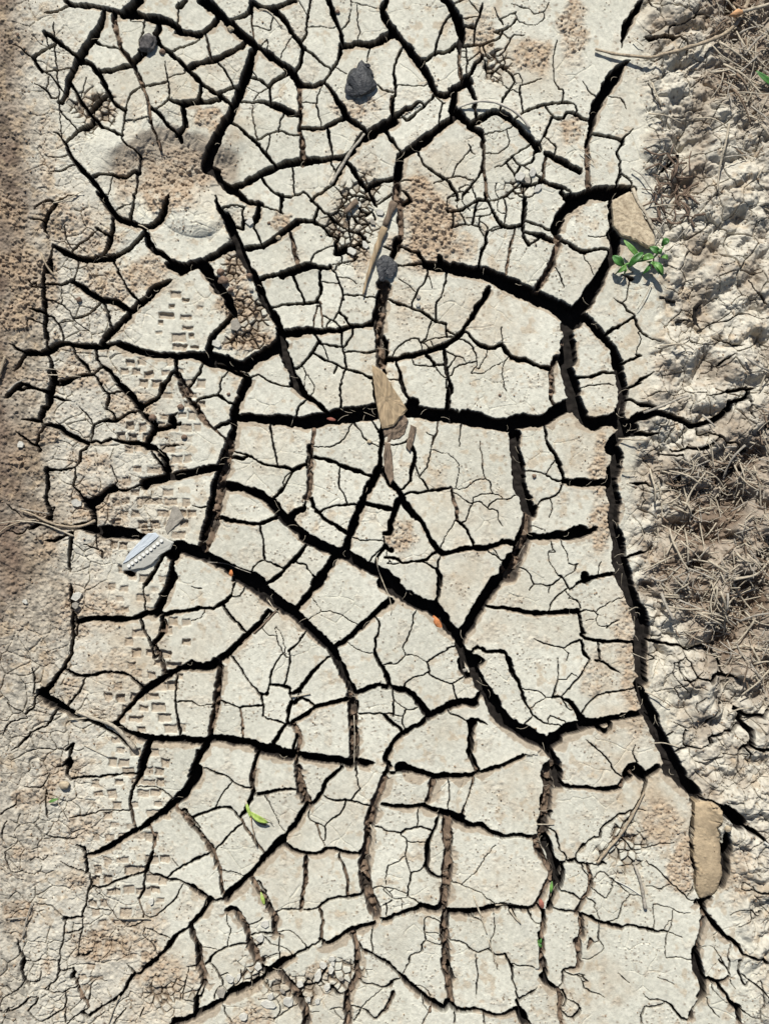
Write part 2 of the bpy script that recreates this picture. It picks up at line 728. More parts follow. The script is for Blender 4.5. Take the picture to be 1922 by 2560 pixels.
8 740 990 700 1060 680 1130
6 600 1130 550 1200 510 1270 470 1360
35-50 490 1415 560 1400 640 1370 740 1360 850 1360 940 1340
40-50 940 1340 990 1310 1060 1320
25 460 1400 400 1420 350 1460 300 1475
20 300 1475 220 1480 150 1480 90 1450 10 1440
14 320 1480 400 1520 450 1570
28-35 440 1550 465 1600 460 1661
10 480 1430 455 1490 450 1540
10 870 1400 930 1435 980 1470 1020 1480
8 900 1380 950 1440
50-35 130 960 100 1020 80 1090 60 1150 45 1240
30 0 1030 80 1040
40 0 1350 60 1390
90 0 1590 70 1661
70 0 1600 60 1661
20 0 700 40 790
8 20 1490 80 1495 150 1480
6 350 410 400 430
4 1250 1180 1330 1210
4 600 200 610 210
8 625 390 630 510
@1422 960
75-90 0 0 50 100 90 220 130 300
90 120 290 200 330 300 310 370 300
110 370 300 470 340 510 370
85-60 430 0 440 80 430 180 420 260
14 470 45 540 20 590 0
20 500 130 570 170 640 180 700 200
70-50 540 290 620 265 700 240 780 260 870 275 950 310
50 950 310 1020 340 1120 330 1200 300 1260 260 1320 210
25-40 1320 160 1400 130 1470 110
10 1120 100 1200 100 1290 70
20 1290 70 1380 50 1550 40
80 500 380 400 440 340 540
90 350 540 400 580 390 680
85-90 380 700 350 800 360 900 380 1000 370 1100
80-100 360 1100 370 1200 410 1300 420 1400
110 420 1400 430 1500 460 1600 480 1661
60 0 810 100 820 180 825 270 815
80 0 1250 100 1240 240 1195
35 60 1661 150 1620 250 1600 390 1575
30-45 470 1440 560 1410 620 1400 670 1370
30 490 400 600 420 740 400
18 850 560 920 550 980 535
30-20 980 535 1060 540 1130 530 1190 490 1230 450
10 850 570 840 540
14 1070 420 1160 410 1230 440
28-8 1230 440 1300 490 1380 490 1440 530 1480 555
10 1060 640 1100 680 1180 680 1260 690
18-35 1260 690 1360 700 1440 710 1520 710
9 1090 700 1110 750 1160 775
10 930 590 935 680 940 740 900 800 890 860
12 930 870 990 830
6 945 410 940 500
8 610 870 600 920 630 970 610 1010
12 740 580 810 590 900 600
8 1100 580 1150 610 1210 620
20 500 820 570 830 640 820 700 860
6 240 1590 250 1520 270 1470
6 730 760 780 800
14 1490 170 1490 230 1510 300
8 860 350 830 430 790 490
@0 1440
60-70 1440 0 1400 90 1350 180 1310 270 1290 310
40 660 375 780 360 900 360 1020 355 1130 350 1210 320 1300 310 1370 320
40-28 1380 325 1460 300 1560 285 1661 265
12 1195 130 1205 200 1220 300
12 1195 90 1250 20
35 1345 330 1350 400 1345 480 1300 540 1260 580
40s 1375 380 1370 460
50s 1290 580 1340 680 1370 780 1390 830
25 1170 370 1190 440 1230 510 1260 590 1280 680
55 1400 830 1350 860 1270 910 1200 960
42-20 1200 960 1140 1010 1090 1070 1030 1140 960 1220
55 1400 820 1470 780 1560 750 1661 755
22 560 790 620 820 700 835 790 820 880 800 960 800 1050 820 1110 860 1190 930
14 710 840 690 920 640 990 590 1045
30 600 60 600 180 605 280 610 380 610 480 600 580 580 680 540 740
15 620 290 650 380 640 500
35 540 750 480 820 430 910 370 970
90-60 350 970 410 1030 480 1070 540 1100 590 1130
30 590 1130 640 1180 760 1210 860 1250 960 1310 1040 1380 1100 1430
50-70 960 1230 1050 1290 1140 1330 1250 1345 1350 1350 1450 1355 1560 1360 1661 1365
16 290 980 350 1000
15 300 1010 280 1080 210 1140
14 270 770 295 860 290 960
14 470 1110 430 1190 370 1250 310 1275 260 1290
14 260 1300 200 1370 150 1420 100 1440
55 1240 1380 1220 1450 1190 1540 1160 1661
60 1661 1460 1630 1560 1590 1661
30-20 600 1400 590 1480 
50 580 1540 560 1560
20 570 1570 560 1661
12 510 1590 430 1570
16-14 1470 830 1455 900 1465 1000 1465 1090 1480 1200 1500 1290
10 1470 1050 1560 1045 1620 1060 1661 1080
14 930 1650 1040 1645 1150 1645
8 270 1440 400 1430 560 1450
8 60 1060 120 1100 210 1140
8 20 1330 100 1210 220 1180
@480 1440
100-110 370 0 480 40 560 90 630 160 720 230 830 290
85 830 290 920 380 1010 460 1090 540 1150 610
80-60 1150 610 1210 720 1270 830 1310 920 1340 980
24 600 75 680 40 740 0
70-50 1100 0 1040 80 970 160 900 230 850 300
10 1000 0 1050 40
28 0 285 90 270 180 265 240 240 290 200 320 160
14 320 160 350 70
8 320 170 400 165 430 130
22 245 245 310 320 370 390 460 470
30-60 640 290 560 390 480 470 400 550 320 630 240 690 180 730
30 690 300 600 390 520 470
60 0 750 90 755 180 740
70-55s 240 760 230 850 215 950 200 1050 180 1150 160 1250 150 1330
30 220 900 190 1020 170 1120 140 1300
55 60 740 0 735
45-60 1170 600 1260 540 1340 480 1420 410 1500 340 1570 260 1650 210
6 1000 190 1070 290 970 360
7 1070 290 1150 300 1240 320 1300 370 1390 415
6 1290 555 1350 600 1430 630 1500 640
20-28 1555 380 1550 460 1520 560 1520 640 1560 710 1600 800 1640 920
8 1590 740 1661 720
14-20 350 700 410 780 470 870 520 930 560 980
24 560 985 620 985
12 630 980 645 910 650 880 670 780 710 710 740 655
26 650 905 720 910 790 925 815 940
18 815 930 820 990
12 770 910 790 830 810 750 810 630
14 800 620 860 580 900 530 920 490
6 690 430 710 540 760 640 790 680
5 580 430 640 490 700 500
5 700 420 740 490 780 660
40-15 870 970 930 900 990 820 1050 760 1100 700
28 830 980 900 970
10 900 970 860 1030
32 1350 990 1430 950 1500 920 1560 900 1620 920 1661 920
30-28 830 1050 800 1120 800 1230
32-40 1270 1030 1190 1050 1110 1070 1020 1090 950 1140 880 1190 820 1230
18 820 1230 780 1240
32 780 1240 730 1310 680 1390
18 600 1170 640 1190 700 1200 770 1225
16 575 1010 590 1080 595 1160
18-16 260 1040 330 1070 390 1095 480 1080 575 1070
16s 400 1100 420 1200 425 1330
20 910 1010 960 1030 1020 1070
30 910 1010 840 1060
10 820 1000 840 1050
45s 850 1230 880 1290 900 1340 890 1400 870 1470
25 850 1250 880 1310 850 1400 840 1470
65-75 0 1370 100 1360 200 1355 300 1370 400 1385 500 1400 600 1430
100-90 560 1430 650 1440 740 1480 840 1490
65 890 1490 1000 1510 1120 1530 1240 1540 1310 1560
65 1310 1555 1420 1550 1520 1560
70s 1320 1000 1330 1100 1340 1200 1345 1300 1345 1400 1340 1540
15 1370 1040 1370 1140
14 1380 1140 1470 1145 1590 1150 1661 1210
7 1590 1145 1661 1145
60-50 110 1420 60 1520 30 1600 0 1661
35 550 1470 520 1560 510 1661
50s 860 1480 870 1560 880 1661
20-15 1230 1590 1170 1661
10 100 1600 190 1640 280 1661
5 1340 1570 1370 1661
8 0 1055 90 1080 170 1070
30-50 1661 1430 1620 1480
5 0 90 80 110
5 0 375 60 350 110 310
@960 1440
110-100 0 60 90 110 190 180 300 230 400 270
110-90 400 270 470 340 540 430 620 510
100-80 980 0 900 90 860 160 790 250 740 330 700 410 650 470
60-60 1661 0 1661 1
20-24 460 0 450 100 445 200
45 0 240 50 200
28-45 860 260 960 265 1080 285 1200 305 1320 315 1450 305 1600 295
12 1610 300 1661 280
60-90 640 480 620 560 640 620 700 670 740 720
70-30 740 690 800 710
70-100 740 720 760 810 810 900 870 990 900 1050 930 1130
45 640 700 650 780 680 830
110 930 1130 1010 1210 1120 1270 1220 1330 1340 1390
120 1340 1400 1420 1360
75-90 1400 1340 1500 1280 1590 1250 1661 1230
80 1340 1400 1400 1500 1430 1600 1440 1661
20-32 775 590 850 625 960 630 1010 650 1030 700
45-20 1030 690 1060 790 1110 880 1140 970 1180 1070
16-8 1180 1070 1240 1160 1310 1210 1380 1230 1440 1230
7 1440 1225 1470 1260
9 1230 1170 1180 1210 1135 1260
9 1140 940 1230 950 1300 970 1340 1010
6 1410 1010 1340 1015 1270 1050 1230 1090
20-10 1400 1000 1410 940 1440 860 
7 1440 860 1445 780 1435 680
5 1440 860 1520 860 1550 810
14 1400 1010 1430 1000 1470 1010
10 1470 1000 1540 930 1600 860 1661 780
18-6 1470 1010 1500 1070 1550 1120
10-60 1500 1035 1560 1060 1600 1120 1640 1190
7 1380 1160 1490 1210
10 1240 515 1330 560 1400 590 1480 590 1560 560 1640 535
6 1480 590 1530 640 1510 700
30-20 1620 300 1640 430 1661 500
20 1640 540 1661 640
9 250 330 225 440 190 540 160 600 175 660 120 720 50 735 0 740
8 175 655 240 660 310 690 360 725
12 360 725 430 660 520 610
12 360 725 380 800
10 380 800 300 825 240 840 190 890 165 925
9 375 820 440 860 500 880 565 895 630 855
12 565 895 585 960 605 1030
24-40 0 760 30 840 50 910
40-50 0 925 70 930 160 945 230 980 290 1050 350 1130 380 1160
60-70 380 1160 470 1110 560 1070 650 1045 740 1050
40 740 1050 790 1000
50-40 380 1160 310 1220 230 1270 160 1310
40 150 1320 80 1390 20 1470 10 1540 50 1580
12 75 960 75 1070 80 1160
6 90 1020 130 1070 190 1110 260 1105
8 190 1110 150 1160 150 1230 170 1280
8 0 1145 60 1150 140 1160
25 0 1160 60 1210 140 1290
10 540 1140 620 1170 700 1205
22 700 1205 780 1195 850 1235
55-45 730 1210 725 1300 720 1400 715 1470 740 1540 775 1610
30-40 1150 1490 1060 1540 960 1580 860 1610 740 1640
12 1150 1480 1240 1480
45 160 1600 260 1610 360 1650 400 1661
25 0 1640 150 1640
14 1220 0 1245 60
9 1245 60 1310 75 1370 90 1450 30
7 1370 90 1365 140
6 1245 65 1210 120
12 1460 0 1500 50 1535 110
10 1535 110 1590 70 1661 60
8 1510 105 1430 170 1380 240 1370 280
5 1510 140 1570 190 1610 220 1620 280
@1422 1440
12-20 0 110 80 60 160 50 230 15 350 0
100-130 430 0 480 100 530 200 570 290 600 370
130-100 600 370 610 470 590 570 590 700 590 780
70 600 780 620 880
80-110 570 890 600 980 650 1100 700 1220 750 1330
110-130 750 1330 800 1450 850 1560 920 1661
28 0 295 80 300
28 85 310 100 390 100 460
35 100 490 140 520
28-25 140 520 230 540 320 550 400 535 480 550 550 550
14 0 570 60 540 100 540
25-14 100 545 125 640 170 690
14 165 700 120 780 60 860 0 940
14-25 220 700 290 720 360 770 430 810
16 235 560 250 640 260 700
10 90 295 150 280 200 290 240 320
5 240 320 220 360 240 410 320 420
10 310 440 350 400 420 370
8 300 240 350 210 410 185
7 220 300 250 270 300 250
5 0 190 70 210 90 270
5 110 380 170 360 220 355
16-24 480 945 400 960 310 975
12 310 975 230 1000 160 1060 110 1140
25-40 0 1040 60 1100 110 1180
75-60 0 1280 120 1240 240 1220 360 1190 470 1160 600 1140
35 250 1275 300 1290 350 1270
10 140 1360 220 1430 310 1510 350 1570 380 1630 440 1661
12 545 1400 525 1480 560 1550
60 470 1650 540 1580 600 1640 
30 620 1661 700 1600 750 1580
24 660 540 760 560 860 570
25-20 860 570 940 590 1000 620 1080 590 1150 590
10 950 620 960 680 1000 720 1020 780 1050 840
10 900 710 950 680
14 970 870 1050 840 1120 855 1180 880
8 900 740 910 800 930 850
20-12 1260 1050 1220 1130 1150 1200 1090 1260
30-40 1340 1290 1400 1250 1450 1230
40 1440 1150 1440 1230 1500 1280 1490 1390
20 1150 1350 1240 1310 1340 1280
25 1520 1410 1600 1440 1661 1440
35 1390 1110 1480 1160 1550 1170
30-20 1480 1390 1430 1430 1390 1480
15 1490 1470 1480 1570
16 780 1340 860 1300
10 960 1300 950 1390 1040 1430 1120 1420 1190 1390
12 910 1440 980 1430
10 1100 1530 1200 1520 1280 1490 1310 1470
10 1390 1540 1380 1600 1420 1661
20 1210 630 1250 720 1290 800
35 1190 820 1300 830 1400 850
20 1590 1160 1661 1090
7 870 720 860 830 930 920 1000 960
7 860 920 920 1010
6 1110 990 1050 1060 1050 1130
6 870 1210 930 1240 980 1290
10 650 640 720 700
@0 1920
50-20 1170 0 1140 110 1100 200 1080 310
30s 1090 320 1110 420 1130 500
75-70 1640 0 1590 110 1530 210 1450 290 1360 370
60-30 1360 370 1270 430 1190 490 1080 550 1000 600 900 660 800 705 730 730
12-20 590 100 660 80 720 75 800 75 900 65 960 55
15 960 55 1050 50 1130 45
12 1150 160 1270 155 1350 190 1400 220 1440 265
12 580 410 700 390 790 370 870 355 960 355 1070 350
30 700 670 715 740 720 860
12 640 640 700 660
14 500 780 580 820 690 860 730 880
14 740 880 755 940 750 980 730 1050 710 1130 690 1230
24 540 1250 620 1240 700 1240
30s 1245 480 1280 570 1275 660 1260 720
45-25 1265 700 1240 790 1210 880
20 1200 880 1190 960 1185 1040 1160 1090
18s 1150 1090 1180 1170 1200 1210
28-28 770 985 820 1000 880 980 960 940 1040 915 1120 890 1200 875 1300 890 1400 930 1500 940 1661 1030
10 720 1070 770 985
18-14 1390 915 1420 880 1490 830 1580 790 1661 740
10 1520 965 1480 1040 1430 1120 1350 1190 1260 1250
8s 800 1020 860 1080 920 1170 990 1260 1050 1320
8 1060 1330 1130 1310 1190 1270
40s 1480 330 1560 420 1640 520 1661 550
25 1530 340 1590 410 1661 500
18 1600 405 1661 380
18-35 1661 1250 1580 1320 1500 1370 1430 1430 1400 1490
30 1400 1490 1330 1560 1260 1610 1200 1661
10 1220 1330 1320 1370 1400 1400
40s 1590 1330 1630 1430 1661 1490
14 1640 1480 1640 1620
12 540 1260 550 1330 535 1400 510 1480 500 1570 490 1640
14 560 1370 630 1350 690 1330
10 690 1240 690 1330 660 1450 650 1560
10 480 590 560 590 640 580 680 540
15 360 550 410 570 470 590
12 390 180 390 300 400 420
12 0 385 60 340 120 320
9 130 310 150 220
8 60 440 20 540 30 600 
9 290 1120 380 1130 450 1150 500 1200
18 150 1410 170 1520 200 1600 190 1661
8 200 1590 280 1610 370 1590 480 1610
25 690 1560 740 1540 800 1525
7 200 860 100 850 40 700 90 670 150 680
7 250 770 290 740 360 770 400 730
8 210 160 300 165 370 150 400 50
8 725 1160 790 1180 850 1175 930 1195
6 1190 1390 1220 1330
6 1220 1420 1280 1480 1300 1540
5 1430 760 1490 820
@480 1920
80-40 60 0 30 100 0 160
14 100 0 170 30 270 60 350 120 430 160 490 175
8 330 120 270 200 215 280 200 330
38s 520 0 505 90 505 180
30 510 170 480 280 450 340 400 410
26 525 215 610 210 720 190 850 180
75s 880 0 885 90 900 180 940 260 970 310
24-35 1240 0 1170 60 1110 120 1080 200 1030 270 970 330
48-55 940 330 880 430 810 520 740 600
80-55 740 600 680 670 600 750 510 850
50-50 510 850 440 920 370 990 290 1070
20 0 410 110 370 200 340 280 330 350 350 390 410
20 395 480 330 540 250 620 190 680
28s 420 430 460 510 510 590 560 650 610 710
22-28 190 680 120 720 50 750 0 785
50s 0 470 80 560 140 640 190 720 210 800
28s 200 760 235 860 240 960 260 1050
30 0 490 60 540 100 590
8 245 855 340 865 440 895
5 605 230 670 340 710 430 770 525
14-18 1080 225 1170 265 1320 275 1400 300 1500 330
10 1320 275 1350 220 1390 180 1370 100 1360 0
10 1280 290 1240 370 1160 430 1100 490
9 975 350 970 410 1020 450 1090 490
14s 1035 470 1070 570 1110 650
10 1100 490 1110 600
35-40 760 625 830 670 930 710 1040 715 1110 680
40 1110 670 1180 675 1290 700 1400 710
50 1400 710 1430 640 1460 530
30s 955 740 945 850 935 960 920 1060 905 1170
20s 1225 720 1260 820 1285 920 1300 1070
22 1300 1075 1420 1045
22-18 1300 1075 1200 1080 1110 1110 1060 1150
14 1060 1160 990 1180 920 1180 800 1175 690 1190
25s 1055 1160 1085 1260 1080 1350 1070 1430
50-80s 1600 90 1540 230 1500 350
85s 1500 350 1460 520 1440 700 1430 860 1450 1000
85s 1450 1000 1500 1130 1530 1240
30 1630 0 1560 150
25 1500 350 1470 500 1420 660
30 1590 310 1661 315
14 1540 490 1590 520 1661 525
30 1540 1240 1610 1260 1661 1250
28s 1090 1440 1060 1420
60-40 1500 1300 1400 1320 1310 1360 1200 1420 1090 1470
20 1080 1430 990 1480 900 1530 820 1570 750 1600
50s 510 920 560 1010 620 1110 670 1200
40s 680 1200 690 1300 690 1380
20 560 940 620 1050 660 1140
50-30 0 985 80 1040 150 1090 200 1110
30 190 1110 290 1090
60-40 130 1120 80 1210 0 1290
50s 340 1170 410 1240 450 1320 470 1420
50s 0 1320 20 1420 60 1500 60 1661
25 40 1480 50 1600
70s 480 1430 510 1520 550 1600
15 470 1400 560 1370 660 1370
18 460 1460 360 1475 260 1495 180 1560 120 1630 0 1650
8 450 1300 530 1280 590 1245
7 715 1360 800 1350 870 1390 930 1450
12 720 1380 725 1480 735 1590
15 730 1600 750 1580
70-40 760 1600 690 1661 600 1661
40 740 1610 840 1570
8 730 1540 640 1570 580 1610
9 730 1480 790 1490 830 1540
60s 1340 1380 1370 1480 1370 1661
20 1350 1360 1390 1460 1430 1520
10 1510 1300 1490 1400 1500 1530
35-20 1430 1520 1490 1540 1570 1590 1661 1640
6 290 1190 300 1300
6 330 1340 300 1470
6 80 1490 200 1510
12 570 1470 600 1390 660 1470 710 1480
6 1640 810 1610 900 1620 970
10 1540 990 1600 990 1661 1070
8 1580 1140 1661 1100
@960 1920
100-50 150 0 260 30 400 70
50 400 80 500 70 600 65 700 65
45-30 740 50 800 40 870 15 960 0
40s 760 0 770 30
30-45 0 305 100 320 200 325 330 310
50-90 330 310 430 350 530 380 620 420
55-35 620 430 700 480 800 490 900 540 980 570 1060 570 1120 560 1230 580
55s 400 110 385 190 350 280
25s 745 100 700 230 645 390
9 535 110 550 200 530 350
22-35 460 380 430 470 400 550 360 640 360 730 350 820
25 350 820 390 880 440 910 490 910
75s 530 420 530 550 530 700 525 820 515 950 500 1060 490 1160
25 550 460 560 620 540 740
12 480 910 470 1080
7 290 350 280 420 270 490
16 0 520 90 530 140 545 200 505 270 490 330 495 390 515
7 140 565 190 600 190 650 170 730 190 800 220 880
7 190 610 280 620 360 630
14 345 820 280 860 225 890 210 960 205 1070
6 160 740 120 780 50 810 20 870 20 970
10 205 1075 130 1080 60 1080 0 1010
10 0 990 80 1000
14 210 1080 280 1120
6 150 1110 160 1190
8 130 1020 190 1045
12 20 1130 20 1230
10 0 1135 60 1100
50-55 0 1270 80 1240 170 1200 260 1180 310 1150 380 1170 460 1170
55 510 1200 620 1190 720 1200 830 1180 930 1150
35-40 930 1140 1040 1150 1150 1170 1250 1160
8 590 960 650 975 720 1010 800 1040 860 1090 920 1120
5 925 650 850 720 800 810 740 880 650 960
60s 510 1200 500 1300 510 1400
60s 500 1400 505 1500 510 1661
22 530 1220 520 1400
10-16 545 1425 620 1440 690 1470 740 1520 780 1530 860 1510 920 1550 1000 1550
22 1000 1550 1030 1600 1055 1661
8 1055 1630 1160 1640 1250 1655
6 760 1540 765 1661
6 915 1250 910 1370 880 1430 870 1500
12 710 1230 780 1260 820 1290
30 1040 1150 1060 1210 1110 1260
100-80s 1360 0 1360 130 1340 280
50 1440 0 1440 140
50 1320 230 1320 310
85s 1340 300 1330 420 1310 560
30 1300 340 1380 370 1310 480
70 1300 540 1350 640 1390 740 1430 810
50 1430 810 1420 950 1400 1040 1370 1120
50s 1250 580 1300 720 1370 830 1380 900 1310 1050 1260 1140
28 1460 140 1540 155 1661 160
14 1415 520 1440 600 1460 680 1500 710
30 1430 800 1490 780 1560 775
30-10 1661 640 1620 690 1590 740
22 1590 760 1610 790 1661 800
30 1480 790 1480 880 1450 980
12 1450 1010 1540 1040 1640 1090
14 1370 1150 1470 1180 1590 1200
16s 1661 1090 1610 1150 1600 1200
40 1320 1180 1320 1300
45s 1310 1300 1300 1661
30 1290 1370 1290 1450 1300 1550
12 1200 1200 1250 1290
8 1640 810 1661 870
30 1610 1220 1661 1220
50s 1640 1240 1640 1400
8 480 1300 420 1260 350 1240
8 340 1250 335 1370 350 1430
6 340 1360 470 1390
8 350 1430 400 1450 480 1470
9 350 1430 315 1470 315 1530 230 1560 190 1661
25-40 0 1590 60 1640 90 1661
20s 1600 1430 1600 1560
@1422 1920
30-40 0 160 100 160 220 170 310 180 410 165
30s 420 160 450 100 520 30
60 530 0 590 60 630 80
40-20 750 0 660 60
28-14 640 90 630 160 600 240
20s 600 240 550 330 480 440
12s 480 440 400 570 320 660 240 780
130-90 840 0 920 90 1000 160 1050 220
25 1040 250 1140 260 1250 300 1300 340
25 1035 270 1030 400 1010 550 1020 700 1040 850 1040 970
100 1300 350 1390 420
80 1290 530 1300 640 1290 750
90-75 1290 760 1290 880 1270 1000
30 1400 450 1490 510 1570 550 1640 630
20 260 510 340 440 430 390 510 360
10 510 360 590 345 640 360
15 265 580 200 580 130 650 70 710 55 770
18 60 780 90 800 180 800 300 800
10 100 810 130 870 160 920
35s 150 810 170 900 180 980 110 1100 70 1170 60 1210
8 190 940 230 880 290 870 370 930 430 980
10 370 960 340 1030 310 1080
9 190 1000 250 1050 290 1080
9 0 1045 80 1080 150 1080 220 1120 
6 210 1150 250 1250 
40-30 90 1220 160 1230 230 1270 330 1300 440 1330
22 440 1330 510 1310 580 1330 700 1350 810 1365
8 810 1365 940 1410
8 430 980 500 1050 600 1070
9 500 1060 440 1130 430 1200 400 1250 310 1280
8 640 985 720 990 760 1010 800 980 850 960
12 640 780 720 830 790 900 850 960 930 1030 1000 1100
8 700 1140 800 1150 870 1180 940 1210 1010 1210
8 860 1190 850 1290 820 1370 800 1440 795 1570
6 830 1270 790 1350
8 700 1160 710 1330
8 800 1575 900 1570 960 1580
10 430 700 530 695 600 680 660 670
9 660 670 730 630 870 625
12 420 570 490 640 530 690
8 1010 1030 940 1035
70 1060 1120 1130 1100 1190 1080
50-40 1100 1110 1120 1210 1160 1250 1240 1350 1320 1420 1400 1470
20 1400 1470 1440 1540
28-30 1450 1560 1550 1570 1610 1590 1650 1630
60s 1110 1280 1090 1370 1060 1500
35 1090 1380 1060 1480
65 1050 1500 1060 1661
8 1090 1485 1200 1490 1230 1550 1300 1640
12s 1330 1480 1320 1600
12s 1450 1560 1410 1620
60s 100 1240 105 1400
30s 170 1420 160 1500
50s 80 1440 70 1661
12 250 1300 240 1440
6 190 1450 250 1440 280 1500 230 1550 160 1590
18 1590 1030 1661 1010
10 1430 1010 1510 1010 1590 1030
7 1340 1220 1420 1170 1500 1170 1500 1240
8 1400 1310 1480 1280 1540 1250 1600 1200
10 1500 1170 1540 1220
6 1200 1390 1210 1490
8 1440 950 1520 980 1530 1020
@0 2400
20 190 0 180 80 210 160 240 210
12 480 0 490 60 480 140 420 210
14 490 90 560 80 620 70
30-20 1310 0 1250 50 1180 100 1110 130
28-22 1090 150 1050 230 1000 300 930 350 850 390
30 850 400 780 440 720 480
24s 640 160 670 260 710 340 740 385
30 600 150 620 100
16 1050 40 1110 100
8 1570 60 1550 160 1530 250 1520 320
8 1440 310 1500 330 1560 345 1620 350
20-25 1661 310 1630 360 1620 430
60-90 1661 440 1560 490 1450 532
8 1550 60 1640 60
10 550 280 550 380 520 420 430 470 350 520
12 550 400 550 520
9 740 390 640 460 560 532
14 320 320 300 370 240 420
12 270 300 170 380 80 430
7 0 220 60 230 110 270 180 210
7 100 280 30 320 0 400
9 950 532 1040 400
10 240 430 300 490 350 520
10 650 220 560 250 500 270 380 250
5 740 330 780 180 900 180
14 210 180 330 170 340 90 
10 0 430 60 430 80 400
8 1190 400 1160 480
@480 2400
65s 60 0 80 100 110 200
10 110 200 100 260 70 330 
40-80 730 80 640 110 560 170 480 210 340 260
40-70 320 270 240 340 140 400 0 470
14 140 20 210 80 240 160
50s 740 100 820 210 880 290
75s 880 300 930 380 950 460 945 532
32-20 870 260 930 235 1000 225 1060 180 1130 50
12 1070 180 1130 240 1180 260
26 1170 230 1220 280 1260 295
55s 1380 0 1370 130 1330 220 1290 290
60s 1290 300 1290 400 1290 532
14-26 1370 160 1430 195 1520 205 1600 230 1661 200
5 1580 240 1480 320 1420 370 1400 420
12-22 1310 370 1380 390 1450 430 1510 490
20s 1661 300 1600 410 1530 490
10 1400 440 1340 510
8 290 110 350 200 330 240
12 410 80 400 150 350 210 320 250
14 120 180 60 250 40 340
45 40 330 30 430 0 490
8 190 330 200 260 260 220
8 560 330 620 320 700 340 730 380
9 560 480 640 480 710 490 770 430 840 390
9 735 390 730 450 690 510
8 630 160 640 230 620 210
7 980 440 1060 435
7 1150 410 1240 405
6 1180 420 1250 500
10 270 400 280 450 330 520
@960 2400
20-45 0 0 60 60 130 110 190 170 250 230
45-50 250 230 330 300 400 350 500 405
40-45 580 400 650 415 760 415 860 440 960 460 1030 440 1080 410
50s 490 0 510 90 530 180 550 270 550 350
50 530 50 560 150
45 520 350 580 390
8 170 110 210 0
18 150 150 90 170 50 210 20 230
30s 50 370 80 270
16s 50 370 0 440
20s 390 380 360 450 320 532
8 760 0 775 100 770 200 770 290
14 1035 0 1060 100 1080 190 1110 320
5 1050 35 1250 65
28 1090 345 1180 300 1270 230
50 1310 130 1360 200 1430 240
40s 1320 0 1330 110
40s 1440 240 1470 310 1460 400 1470 532
18 1480 250 1510 330 1490 390
50-70 1110 400 1150 470 1180 532
10 830 440 830 532
8 590 430 585 532
14 1480 110 1480 200 
14 1500 110 1661 130
20 1480 440 1560 490 1600 450 1620 420
6 1520 330 1580 350 1620 400
5 260 205 340 230 390 290
12s 915 0 945 90
6 300 290 350 410
30 1490 90 1550 70
@1422 2400
60 1050 0 1080 90 1110 180 1110 270
60 1110 270 1090 300
30-10 1100 310 1050 360 1010 440
40 1110 155 1180 170 1250 185 1300 170 1330 140
12 1330 0 1335 140 1350 200 1380 240
12 1240 0 1310 60 1330 120
25-10 1410 0 1410 90 1430 170 1460 220
10-20 1430 120 1500 170 1560 220 1661 320
10 1590 160 1600 260 1610 380
20-50 1250 230 1300 290 1350 370 1400 400
50-35 1400 410 1400 480 1420 532
20-10 1420 420 1500 460 1580 490
14 1580 410 1580 490
8 1140 310 1160 380 1200 440 1250 480
8 1190 220 1230 300 1310 360
8-14 620 280 670 330 740 335 800 350
14-40 800 350 860 390 910 450 970 500 1010 490
14 650 385 720 390 790 370
14 630 390 600 460 600 532
10 730 150 800 160 870 200
30 1620 0 1640 30
12 0 120 60 130 110 150 160 180
9 60 130 110 180 120 240 150 240
9 180 270 240 280 290 310
7 0 330 50 360 90 420
20 0 480 40 500 90 430
8 400 110 500 190
"""

# ---------------------------------------------------------------- terrain sampling grid
G = 1.6                       # photo pixels per grid cell
MARG = 64.0
nx = int((PW + 2 * MARG) / G) + 1
ny = int((PH + 2 * MARG) / G) + 1
us = (-MARG + np.arange(nx) * G).astype(np.float32)
vs_ = (-MARG + np.arange(ny) * G).astype(np.float32)
U, V = np.meshgrid(us, vs_)

def vnoise(u, v, size, seed):
    r = np.random.RandomState(seed)
    x = (u - u.min()) / size + 0.37; y = (v - v.min()) / size + 0.61
    n1 = int(x.max()) + 3; n2 = int(y.max()) + 3
    lat = r.rand(n2, n1).astype(np.float32)
    xi = x.astype(np.int32); yi = y.astype(np.int32)
    fx = x - xi; fy = y - yi
    fx = fx * fx * (3 - 2 * fx); fy = fy * fy * (3 - 2 * fy)
    a = lat[yi, xi]; b = lat[yi, xi + 1]; c = lat[yi + 1, xi]; d = lat[yi + 1, xi + 1]
    return ((a + (b - a) * fx) * (1 - fy) + (c + (d - c) * fx) * fy) * 2 - 1

def fbm(u, v, size, octs, seed, gain=0.5):
    out = 0; amp = 1; tot = 0
    for k in range(octs):
        out = out + amp * vnoise(u, v, size / 2 ** k, seed + 17 * k)
        tot += amp; amp *= gain
    return out / tot

